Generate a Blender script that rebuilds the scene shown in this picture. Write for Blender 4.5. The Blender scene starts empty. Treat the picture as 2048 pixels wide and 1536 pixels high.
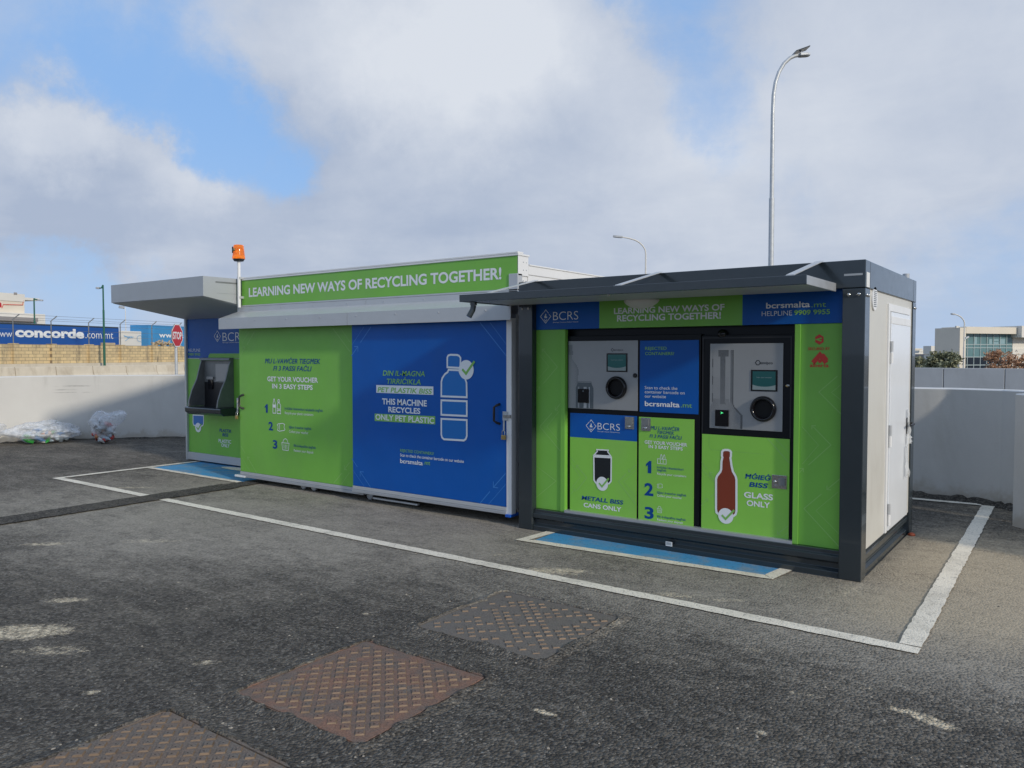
import bpy, bmesh, math, random
from mathutils import Vector, Matrix
random.seed(7)
sc = bpy.context.scene
C = sc.collection

# ------------------------------------------------------------------ camera
CAM = Vector((1.3265, -6.2221, 1.70))
YAW, PITCH, ROLL, FOC = 0.630897, -0.037326, -0.000327, 1573.4   # FOC in pixels of a 2048 px wide picture
_f = Vector((-math.sin(YAW)*math.cos(PITCH), math.cos(YAW)*math.cos(PITCH), math.sin(PITCH)))
_r0 = Vector((math.cos(YAW), math.sin(YAW), 0)); _u0 = _r0.cross(_f)
_r = _r0*math.cos(ROLL) + _u0*math.sin(ROLL); _u = _u0*math.cos(ROLL) - _r0*math.sin(ROLL)
cd = bpy.data.cameras.new('camera'); cam = bpy.data.objects.new('camera', cd); C.objects.link(cam)
cd.sensor_width = 36; cd.lens = 36*FOC/2048; cd.clip_start = .05; cd.clip_end = 9000
cam.matrix_world = Matrix(((_r.x, _u.x, -_f.x, CAM.x), (_r.y, _u.y, -_f.y, CAM.y), (_r.z, _u.z, -_f.z, CAM.z), (0, 0, 0, 1)))
sc.camera = cam

def ray(px, py):
    return _f + _r*((px-1024)/FOC) - _u*((py-768)/FOC)
def at(px, py, d):                      # survey point at depth d
    return CAM + ray(px, py)*d
def gnd(px, py, z=0.0):                 # survey point on level z
    d = ray(px, py); return CAM + d*((z-CAM.z)/d.z)

# ------------------------------------------------------------------ world
SUN_EL = math.radians(23.5)
SUN = Vector((.972*math.cos(SUN_EL), -.235*math.cos(SUN_EL), math.sin(SUN_EL))).normalized()
W = bpy.data.worlds.new('World'); sc.world = W; W.use_nodes = True
class NT:
    def __init__(s, nt): s.nt = nt; s.n = nt.nodes; s.l = nt.links
    def new(s, t, **k):
        o = s.n.new(t)
        for a, b in k.items(): setattr(o, a, b)
        return o
    def put(s, sock, v):
        if hasattr(v, 'is_output') or isinstance(v, bpy.types.NodeSocket): s.l.new(v, sock)
        else: sock.default_value = v
    def math(s, op, a, b=0.0, c=0.0, clamp=False):
        o = s.new('ShaderNodeMath', operation=op, use_clamp=clamp)
        s.put(o.inputs[0], a); s.put(o.inputs[1], b); s.put(o.inputs[2], c); return o.outputs[0]
    def vmath(s, op, a, b=(0, 0, 0)):
        o = s.new('ShaderNodeVectorMath', operation=op); s.put(o.inputs[0], a)
        if op == 'SCALE': s.put(o.inputs['Scale'], b)
        else: s.put(o.inputs[1], b)
        return o.outputs['Value'] if op in ('DOT_PRODUCT', 'LENGTH', 'DISTANCE') else o.outputs[0]
    def mix(s, f, a, b, blend='MIX'):
        o = s.new('ShaderNodeMix', data_type='RGBA', blend_type=blend)
        s.put(o.inputs[0], f); s.put(o.inputs[6], a); s.put(o.inputs[7], b); return o.outputs[2]
    def rng(s, v, a, b, c=0.0, d=1.0, smooth=True):
        o = s.new('ShaderNodeMapRange', interpolation_type='SMOOTHSTEP' if smooth else 'LINEAR', clamp=True)
        for i, x in enumerate((v, a, b, c, d)): s.put(o.inputs[i], x)
        return o.outputs[0]
    def noise(s, vec, scale, detail=4, rough=.55, dist=0.0, color=False):
        o = s.new('ShaderNodeTexNoise'); s.put(o.inputs['Vector'], vec); s.put(o.inputs['Scale'], scale)
        o.inputs['Detail'].default_value = detail; o.inputs['Roughness'].default_value = rough; o.inputs['Distortion'].default_value = dist
        return o.outputs['Color'] if color else o.outputs['Fac']
def c4(c): return (c[0], c[1], c[2], 1.0)

t = NT(W.node_tree)
bg = W.node_tree.nodes['Background']
sky = t.new('ShaderNodeTexSky', sky_type='NISHITA', sun_disc=False)
sky.sun_elevation = SUN_EL; sky.sun_rotation = math.atan2(SUN.x, SUN.y); sky.air_density = 1.0; sky.dust_density = .6; sky.ozone_density = 1.6
D = t.vmath('NORMALIZE', t.new('ShaderNodeTexCoord').outputs['Generated'])
sep = t.new('ShaderNodeSeparateXYZ'); t.l.new(D, sep.inputs[0]); DZ = sep.outputs[2]
hz = t.math('MAXIMUM', t.math('ADD', DZ, .16), .05)
pl = t.vmath('SCALE', D, t.math('DIVIDE', 1.0, hz))
n1 = t.noise(pl, .8, 7, .56, .25)
n2 = t.noise(t.vmath('ADD', pl, (7.3, 2.1, 0)), 1.7, 8, .58, .3)
n3 = t.noise(D, 8.0, 10, .64, .35)
wc = t.noise(D, 5.5, 9, .64, 0, True)
Dw = t.vmath('ADD', D, t.vmath('SCALE', t.vmath('SUBTRACT', wc, (.5, .5, .5)), .22))
def lump(px, py, r0, r1):               # 1 inside r0 px of that direction, 0 beyond r1 px
    v = ray(px, py).normalized()
    d = t.vmath('DISTANCE', Dw, v)
    return t.rng(d, r1/FOC, r0/FOC, 0.0, 1.0)
def acc(sock, l, k): return t.math('ADD', sock, t.math('MULTIPLY', l, k))
cover = t.math('ADD', t.math('MULTIPLY', t.math('SUBTRACT', n1, .5), .7), .62)
white = t.math('ADD', t.math('MULTIPLY', t.math('SUBTRACT', n2, .5), .9), .34)
for (x, y, a, b, k) in [(880, 130, 60, 420, .6), (1130, 110, 40, 240, .4), (600, 20, 30, 260, .35), (900, 400, 100, 420, .35), (125, 320, 70, 180, .95), (290, 420, 70, 180, .85), (500, 440, 50, 200, .55),
                        (20, 420, 40, 220, .6), (1650, 330, 200, 560, .30), (1200, 420, 80, 330, .45), (1750, 150, 100, 400, .2), (700, 520, 60, 300, .4), (380, 560, 10, 120, .3),
                        (1405, 215, 20, 190, -.62), (1325, 30, 10, 150, -.45), (470, 285, 10, 180, -.66), (300, 205, 20, 220, -.46), (90, 130, 10, 200, -.26), (620, 215, 10, 130, .18), (560, 350, 5, 90, -.7), (30, 215, 10, 100, -.35), (230, 60, 10, 160, -.2),
                        (170, 560, 10, 170, -.65), (20, 520, 10, 110, -.35), (1930, 600, 30, 300, -.34), (1850, 330, 60, 300, .18), (660, 260, 20, 140, -.35), (1560, 60, 20, 160, -.15)]:
    cover = acc(cover, lump(x, y, a, b), k)
for (x, y, a, b, k) in [(870, 150, 40, 300, .62), (1060, 70, 30, 280, .45), (700, 90, 20, 200, .2), (130, 280, 30, 120, .5), (330, 360, 20, 110, .4), (1750, 220, 60, 420, .22), (1330, 330, 20, 200, .30), (1500, 420, 40, 300, .15),
                        (170, 450, 30, 210, -.32), (480, 470, 40, 240, -.22), (900, 360, 30, 260, -.30), (640, 300, 20, 200, -.30), (330, 530, 10, 130, .2)]:
    white = acc(white, lump(x, y, a, b), k)
cover = acc(cover, t.math('SUBTRACT', n3, .5), .95)
cover = t.rng(cover, .02, 1.10, .06, 1)
white = acc(white, t.math('SUBTRACT', n3, .5), .55)
white = t.rng(white, .0, 1.05, 0, 1, False)
cloud = t.mix(white, (3.25, 3.85, 5.0, 1), (5.6, 5.95, 6.55, 1))
blue = t.mix(.85, t.mix(1.0, sky.outputs[0], (.95, 1.02, 1.1, 1), 'MULTIPLY'), (2.0, 3.75, 6.8, 1))
low = t.rng(DZ, .0, .30, .6, 0.0)
blue = t.mix(low, blue, (3.5, 4.75, 6.6, 1))
col = t.mix(cover, blue, cloud)
col = t.mix(t.rng(DZ, -.02, .10, .55, 0.0), col, (4.0, 4.75, 6.1, 1))
t.put(bg.inputs['Color'], col); bg.inputs['Strength'].default_value = .1

ld = bpy.data.lights.new('sun', 'SUN'); sun = bpy.data.objects.new('sun', ld); C.objects.link(sun)
ld.energy = 1.85; ld.angle = math.radians(3.5); ld.color = (1.0, .91, .77)
sun.rotation_mode = 'QUATERNION'; sun.rotation_quaternion = (-SUN).to_track_quat('-Z', 'Y'); sun.location = (20, -10, 30)
sc.view_settings.view_transform = 'Standard'; sc.view_settings.look = 'None'; sc.view_settings.exposure = .32; sc.view_settings.gamma = 1
sc.view_settings.use_curve_mapping = False
sc.render.engine = 'CYCLES'

# ------------------------------------------------------------------ materials
def mat(name, col, rough=.5, metal=0.0, var=.0, scale=6.0, bump=0.0, bscale=60.0, spec=.5, emit=None, dirt=None, coat=0.0, rv=.0):
    m = bpy.data.materials.new(name); m.use_nodes = True
    t = NT(m.node_tree); b = m.node_tree.nodes['Principled BSDF']
    b.inputs['Base Color'].default_value = c4(col); b.inputs['Roughness'].default_value = rough
    b.inputs['Metallic'].default_value = metal; b.inputs['Specular IOR Level'].default_value = spec
    b.inputs['Coat Weight'].default_value = coat
    pos = t.new('ShaderNodeNewGeometry').outputs['Position']
    out = c4(col)
    if var:
        n = t.noise(pos, scale, 6, .6)
        f = t.rng(n, .25, .75, 1-var, 1+var, False)
        out = t.mix(1.0, c4(col), t.vmath('SCALE', (1, 1, 1), f), 'MULTIPLY')
        t.put(b.inputs['Base Color'], out)
    if dirt:                            # (colour, amount, scale): blotches of grime with a shape of their own
        n = t.noise(t.vmath('MULTIPLY', pos, (1, 1, .45)), dirt[2], 7, .65, .4)
        out = t.mix(t.rng(n, .50, .72, 0, dirt[1]), out, c4(dirt[0]))
        t.put(b.inputs['Base Color'], out)
    if rv:
        t.put(b.inputs['Roughness'], t.rng(t.noise(pos, 11, 5, .6), .3, .7, rough-rv, rough+rv))
    if bump:
        bp = t.new('ShaderNodeBump'); bp.inputs['Strength'].default_value = .6; bp.inputs['Distance'].default_value = bump
        t.put(bp.inputs['Height'], t.noise(pos, bscale, 4, .6)); t.put(b.inputs['Normal'], bp.outputs[0])
    if emit:
        b.inputs['Emission Color'].default_value = c4(emit[0]); b.inputs['Emission Strength'].default_value = emit[1]
    return m

M = {}
M['green'] = mat('green_vinyl', (.195, .49, .070), .38, var=.06, scale=2.5, rv=.06, spec=.4, dirt=((.21, .38, .13), .22, 1.3))
M['lime'] = mat('lime_vinyl', (.255, .585, .080), .38, var=.05, scale=2.5, rv=.06, spec=.4, dirt=((.30, .50, .16), .2, 1.3))
M['blue'] = mat('blue_vinyl', (.001, .094, .40), .38, var=.06, scale=2.5, rv=.06, spec=.3, dirt=((.02, .11, .32), .25, 1.3))
M['sky_blue'] = mat('mid_blue_print', (.004, .16, .50), .35)
M['text_blue'] = mat('blue_print', (.002, .060, .26), .4, spec=.25)
M['text_green'] = mat('green_print', (.22, .50, .10), .4)
M['text_white'] = mat('white_print', (.80, .82, .82), .4)
M['line_green'] = mat('pale_green_print', (.27, .55, .13), .4)
M['line_blue'] = mat('pale_blue_print', (.03, .19, .55), .4)
M['black_print'] = mat('black_print', (.006, .008, .010), .4)
M['grey_print'] = mat('grey_print', (.10, .12, .13), .4)
M['brown'] = mat('brown_print', (.22, .035, .012), .4)
M['red_print'] = mat('red_print', (.62, .035, .02), .4)
M['anthracite'] = mat('anthracite_steel', (.024, .033, .039), .22, var=.04, scale=2, rv=.04, spec=.5, coat=.35)
M['black'] = mat('black_steel', (.004, .005, .007), .35, spec=.25)
M['rubber'] = mat('black_plastic', (.012, .012, .014), .45)
M['gloss_black'] = mat('glossy_black', (.006, .006, .008), .12)
M['hole'] = mat('dark_opening', (.002, .002, .002), .8)
M['cream'] = mat('cream_panel', (.60, .585, .53), .42, var=.04, scale=1.5, dirt=((.45, .42, .36), .35, 2.2))
M['white'] = mat('white_paint', (.78, .78, .77), .38, var=.03, scale=2, dirt=((.58, .57, .54), .25, 3.0))
M['door_white'] = mat('white_door_film', (.80, .82, .84), .22, var=.02, scale=3, bump=.002, bscale=7)
M['grey_alu'] = mat('grey_aluminium', (.44, .46, .48), .38, metal=.35, var=.05, scale=4, rv=.08)
M['light_grey'] = mat('light_grey_steel', (.50, .515, .525), .36, metal=.2, var=.04, scale=3, rv=.07); M['canopy_grey'] = mat('canopy_grey', (.41, .43, .445), .38, metal=.15, var=.03, scale=3, rv=.06)
M['soffit'] = mat('grey_soffit', (.42, .43, .43), .45, metal=.1, var=.05, scale=3)
M['steel'] = mat('stainless_steel', (.55, .55, .54), .22, metal=1.0, var=.1, scale=30)
M['galv'] = mat('galvanised_steel', (.56, .58, .59), .42, metal=.25, var=.14, scale=9, rv=.1)
M['rvm'] = mat('silver_panel', (.33, .335, .335), .38, metal=.3, var=.03, scale=3, dirt=((.27, .27, .26), .2, 9))
M['screen'] = mat('screen_glass', (.010, .045, .05), .15, emit=((.01, .14, .15), .12))
M['screen_pale'] = mat('screen_pale', (.2, .25, .26), .2, emit=((.18, .25, .26), .08))
M['led'] = mat('green_led', (.05, .5, .15), .3, emit=((.1, .9, .3), .8))
M['downlight'] = mat('downlight_glass', (.9, .9, .85), .3, emit=((1, .96, .86), 2.2))
M['lens'] = mat('lamp_diffuser', (.62, .61, .57), .35)
M['amber'] = mat('amber_plastic', (1.0, .30, .02), .10, emit=((1.0, .22, .01), .12)); 
M['amber'].node_tree.nodes['Principled BSDF'].inputs['Transmission Weight'].default_value = .75
M['brass'] = mat('brass', (.50, .36, .14), .35, metal=1.0)
M['plaster'] = mat('white_plaster', (.60, .585, .545), .75, var=.06, scale=1.3, bump=.003, bscale=40, dirt=((.47, .45, .40), .5, 1.1))
def wall_marks(m):                      # scuffs scraped along the left wall, splashes and dried mud along its foot
    t = NT(m.node_tree); b = m.node_tree.nodes['Principled BSDF']; pos = t.new('ShaderNodeNewGeometry').outputs['Position']; s = t.new('ShaderNodeSeparateXYZ'); t.l.new(pos, s.inputs[0]); X, Y, Z = s.outputs
    src = b.inputs['Base Color'].links[0].from_socket; n = t.noise(t.vmath('MULTIPLY', pos, (1, 1, 9)), 4, 6, .7); n2 = t.noise(pos, 5, 7, .7, .4); n3 = t.noise(t.vmath('MULTIPLY', pos, (1, 1, .12)), 3.0, 5, .65)
    f = None
    for z0, y0, w_ in ((1.075, 1.35, .40), (.945, 1.30, .34), (1.0, 1.2, .2)):
        q = t.math('MULTIPLY', t.rng(t.math('ABSOLUTE', t.math('SUBTRACT', Z, z0)), .012, .002), t.rng(t.math('ABSOLUTE', t.math('SUBTRACT', Y, y0)), w_, w_*.2)); f = q if f is None else t.math('MAXIMUM', f, q)
    f = t.math('MULTIPLY', t.math('MULTIPLY', f, t.rng(n, .40, .62)), t.math('LESS_THAN', X, -14.0))
    a = t.mix(t.math('MULTIPLY', f, .75), src, (.17, .16, .15, 1))
    mud = t.rng(t.math('ADD', t.math('MULTIPLY', Z, -2.6), t.math('MULTIPLY', n2, 1.6)), .25, .75); a = t.mix(t.math('MULTIPLY', mud, .55), a, (.40, .34, .25, 1))
    run = t.math('MULTIPLY', t.rng(n3, .60, .74), t.rng(t.math('ADD', Z, t.math('MULTIPLY', n2, .5)), .75, 1.5)); a = t.mix(t.math('MULTIPLY', run, .35), a, (.36, .34, .30, 1))
    t.put(b.inputs['Base Color'], a)
wall_marks(M['plaster'])
M['plaster_top'] = mat('wall_top', (.70, .69, .66), .75, var=.05, bump=.003)
M['concrete'] = mat('pale_concrete', (.64, .57, .45), .8, var=.12, scale=1.2, dirt=((.36, .29, .20), .5, .9))
M['grey_concrete'] = mat('grey_concrete', (.50, .51, .51), .8, var=.10, scale=.8, dirt=((.36, .36, .35), .5, .6))
M['red'] = mat('red_sheeting', (.52, .012, .025), .4)
M['green_paint'] = mat('green_paint', (.015, .12, .075), .45)
M['grey_metal'] = mat('weathered_steel', (.22, .23, .23), .5, metal=.4, var=.15)
M['trailer_blue'] = mat('trailer_blue', (.012, .085, .33), .4, var=.08, scale=.5)
M['pale_blue'] = mat('pale_blue_tarp', (.05, .27, .55), .5, var=.10, scale=.6)
M['bwhite'] = mat('white_render', (.74, .71, .64), .7, var=.05, scale=.3)
M['bcream'] = mat('cream_render', (.74, .67, .55), .75, var=.06, scale=.3)
M['bgrey'] = mat('grey_render', (.30, .28, .27), .75, var=.06, scale=.2)
M['stone'] = mat('rubble', (.45, .36, .24), .9, var=.25, scale=.8)
M['bark'] = mat('bark', (.09, .07, .05), .9, var=.2, scale=3)
M['glass'] = mat('curtain_glass', (.13, .24, .25), .12, var=.3, scale=.12)
M['glass_dark'] = mat('dark_glass', (.015, .025, .04), .08)
M['mullion'] = mat('pale_mullion', (.42, .50, .50), .4)
M['sticker'] = mat('white_sticker', (.75, .75, .73), .5)
M['orange_plastic'] = mat('orange_plastic', (.42, .09, .035), .5)
M['clip_blue'] = mat('blue_plastic', (.01, .10, .50), .35)

# ------------------------------------------------------------------ mesh building
WM = {}
class Plane:                            # an upright plane: origin o, horizontal direction U, faces N = U x Z
    def __init__(s, o, U):
        s.o = Vector(o); s.U = Vector(U).normalized(); s.N = s.U.cross(Vector((0, 0, 1)))
    def uz(s, px, py):
        d = ray(px, py); k = (s.o-CAM).dot(s.N)/d.dot(s.N); p = CAM + d*k
        return ((p-s.o).dot(s.U), p.z)
    def w(s, u, z, off=0.0):
        p = s.o + s.U*u + s.N*off; return Vector((p.x, p.y, z))
def PY(y): return Plane((0, y, 0), (1, 0, 0))
def PX(x): return Plane((x, 0, 0), (0, 1, 0))

_cur = {}
def glyphs(body, bold, shear, spacing):
    k = (body, bold, shear, spacing)
    if k not in _cur:
        cu = bpy.data.curves.new('t', 'FONT'); cu.body = body; cu.offset = bold; cu.shear = shear; cu.resolution_u = 4; cu.space_character = spacing
        o = bpy.data.objects.new('t', cu); C.objects.link(o)
        me = o.evaluated_get(bpy.context.evaluated_depsgraph_get()).to_mesh()
        _cur[k] = ([(v.co.x, v.co.y) for v in me.vertices], [tuple(p.vertices) for p in me.polygons])
        o.to_mesh_clear() if hasattr(o, 'to_mesh_clear') else None
        bpy.data.objects.remove(o); bpy.data.curves.remove(cu)
    return _cur[k]

class MB:
    def __init__(s): s.v = []; s.f = []; s.mi = []; s.sm = []; s.ms = []
    def m(s, name):
        if name not in s.ms: s.ms.append(name)
        return s.ms.index(name)
    def add(s, vs, fs, m, smooth=False):
        b = len(s.v); s.v += [tuple(v) for v in vs]; k = s.m(m)
        for f in fs: s.f.append(tuple(i+b for i in f)); s.mi.append(k); s.sm.append(smooth)
        return s
    def box(s, x0, x1, y0, y1, z0, z1, m):
        x0, x1 = sorted((x0, x1)); y0, y1 = sorted((y0, y1)); z0, z1 = sorted((z0, z1))
        v = [(x, y, z) for z in (z0, z1) for y in (y0, y1) for x in (x0, x1)]
        return s.add(v, [(0, 2, 3, 1), (4, 5, 7, 6), (0, 1, 5, 4), (2, 6, 7, 3), (0, 4, 6, 2), (1, 3, 7, 5)], m)
    def pbox(s, pl, u0, u1, z0, z1, off, depth, m):     # slab on a plane: front face at off, back at off-depth
        u0, u1 = sorted((u0, u1)); z0, z1 = sorted((z0, z1))
        v = [pl.w(u, z, o) for z in (z0, z1) for o in (off, off-depth) for u in (u0, u1)]
        return s.add(v, [(0, 2, 3, 1), (4, 5, 7, 6), (0, 1, 5, 4), (2, 6, 7, 3), (0, 4, 6, 2), (1, 3, 7, 5)], m)
    def poly(s, pts, m): return s.add(pts, [tuple(range(len(pts)))], m)
    def prism(s, pts, vec, m, smooth=False):            # closed outline pushed along vec
        n = len(pts); vec = Vector(vec); a = [Vector(p) for p in pts]
        return s.add(a+[p+vec for p in a], [tuple(range(n))[::-1], tuple(range(n, 2*n))] + [(i, (i+1) % n, (i+1) % n+n, i+n) for i in range(n)], m, smooth)
    def poly2(s, pl, uz, off, m): return s.poly([pl.w(u, z, off) for u, z in uz], m)
    def disc2(s, pl, c, ru, rz, off, m, n=36):
        return s.poly2(pl, [(c[0]+ru*math.cos(2*math.pi*i/n), c[1]+rz*math.sin(2*math.pi*i/n)) for i in range(n)], off, m)
    def line2(s, pl, pts, w, off, m, closed=False):     # mitred polyline
        P = [Vector(p) for p in pts]; n = len(P); L, R = [], []
        for i in range(n):
            a = P[i-1] if (i or closed) else None; b = P[(i+1) % n] if (i < n-1 or closed) else None
            d1 = (P[i]-a).normalized() if a is not None else None; d2 = (b-P[i]).normalized() if b is not None else None
            if d1 is None: d1 = d2
            if d2 is None: d2 = d1
            n1 = Vector((-d1.y, d1.x)); n2 = Vector((-d2.y, d2.x)); mm = (n1+n2)
            mm = mm.normalized() if mm.length > 1e-6 else n1
            k = w/2/max(.35, mm.dot(n1)); L.append(P[i]+mm*k); R.append(P[i]-mm*k)
        vs = [pl.w(p.x, p.y, off) for p in L+R]; seg = n if closed else n-1
        return s.add(vs, [(i, i+n, (i+1) % n+n, (i+1) % n) for i in range(seg)], m)
    def text(s, pl, body, xl, xr, base, cap, off, m, bold=0.0, shear=0.0, base_r=None, spacing=1.0, at_uz=None):
        vs, fs = glyphs(body, bold, shear, spacing)
        if body == '1': vs = [(.35, -bold), (1, -bold), (1, .7+bold), (.62, .7+bold), (0, .52), (0, .36), (.35, .47)]; fs = [tuple(range(7))]
        if at_uz: u0, u1, z0, h = at_uz
        else:
            u0, za = pl.uz(xl, base); _, zc = pl.uz(xl, cap); h = zc-za; z0 = za
            if base_r is not None:
                u1, zb = pl.uz(xr, base_r); z0 = (za+zb)/2
            else:
                y = base
                for _ in range(6):       # follow the level through the right end
                    u1, zb = pl.uz(xr, y); y += (zb-za)*60
        a = min(v[0] for v in vs); b = max(v[0] for v in vs); sx = (u1-u0)/(b-a); sy = h/(.70+2*bold)
        return s.add([pl.w(u0+(x-a)*sx, z0+(y+bold)*sy, off) for x, y in vs], fs, m)
    def tube(s, path, r, m, seg=12, caps=True, smooth=True):
        P = [Vector(p) for p in path]; n = len(P); rr = r if isinstance(r, (list, tuple)) else [r]*n
        tg = [(P[min(i+1, n-1)]-P[max(i-1, 0)]).normalized() for i in range(n)]
        ref = Vector((0, 0, 1)) if abs(tg[0].z) < .9 else Vector((1, 0, 0))
        vs = []; x = None
        for i in range(n):
            if x is None: x = (ref - tg[i]*ref.dot(tg[i])).normalized()
            else: x = (x - tg[i]*x.dot(tg[i])).normalized()
            y = tg[i].cross(x)
            for k in range(seg):
                a = 2*math.pi*k/seg; vs.append(P[i]+(x*math.cos(a)+y*math.sin(a))*rr[i])
        fs = [(i*seg+k, i*seg+(k+1) % seg, (i+1)*seg+(k+1) % seg, (i+1)*seg+k) for i in range(n-1) for k in range(seg)]
        s.add(vs, fs, m, smooth)
        if caps:
            s.add(vs[:seg], [tuple(range(seg))[::-1]], m); s.add(vs[-seg:], [tuple(range(seg))], m)
        return s
    def lathe(s, o, axis, prof, m, seg=32, smooth=True):  # prof: (radius, distance along axis)
        o = Vector(o); ax = Vector(axis).normalized(); ref = Vector((0, 0, 1)) if abs(ax.z) < .9 else Vector((1, 0, 0))
        x = (ref-ax*ref.dot(ax)).normalized(); y = ax.cross(x); n = len(prof)
        vs = [o+ax*h+(x*math.cos(2*math.pi*k/seg)+y*math.sin(2*math.pi*k/seg))*max(r, 1e-4) for r, h in prof for k in range(seg)]
        fs = [(i*seg+k, i*seg+(k+1) % seg, (i+1)*seg+(k+1) % seg, (i+1)*seg+k) for i in range(n-1) for k in range(seg)]
        return s.add(vs, fs, m, smooth)
    def build(s, name, parent=None, bevel=0.0):
        me = bpy.data.meshes.new(name); me.from_pydata(s.v, [], s.f)
        for k in s.ms: me.materials.append(M[k])
        me.polygons.foreach_set('material_index', s.mi); me.polygons.foreach_set('use_smooth', s.sm); me.update()
        o = bpy.data.objects.new(name, me); C.objects.link(o)
        if parent is not None:
            o.parent = parent; o.matrix_parent_inverse = WM[parent.name].inverted()
        WM[o.name] = Matrix.Identity(4)
        if bevel:
            b = o.modifiers.new('bevel', 'BEVEL'); b.width = bevel; b.segments = 2; b.limit_method = 'ANGLE'; b.angle_limit = math.radians(40)
        return o
def tag(o, label=None, cat=None, group=None, kind=None):
    if label: o['label'] = label
    if cat: o['category'] = cat
    if group: o['group'] = group
    if kind: o['kind'] = kind
    return o
def thing(name, loc, label, cat, group=None):
    o = bpy.data.objects.new(name, None); C.objects.link(o); o.location = loc; o.empty_display_size = .2
    WM[o.name] = Matrix.Translation(Vector(loc)); return tag(o, label, cat, group)
def copy_thing(root, loc, rotz=0.0, label=None):
    c = root.copy(); C.objects.link(c); c.location = loc; c.rotation_euler = (0, 0, rotz)
    if label: c['label'] = label
    def rec(a, b):
        for ch in [x for x in bpy.data.objects if x.parent == a]:
            d = ch.copy(); C.objects.link(d); d.parent = b; d.matrix_parent_inverse = ch.matrix_parent_inverse.copy(); rec(ch, d)
    rec(root, c); return c

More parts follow.
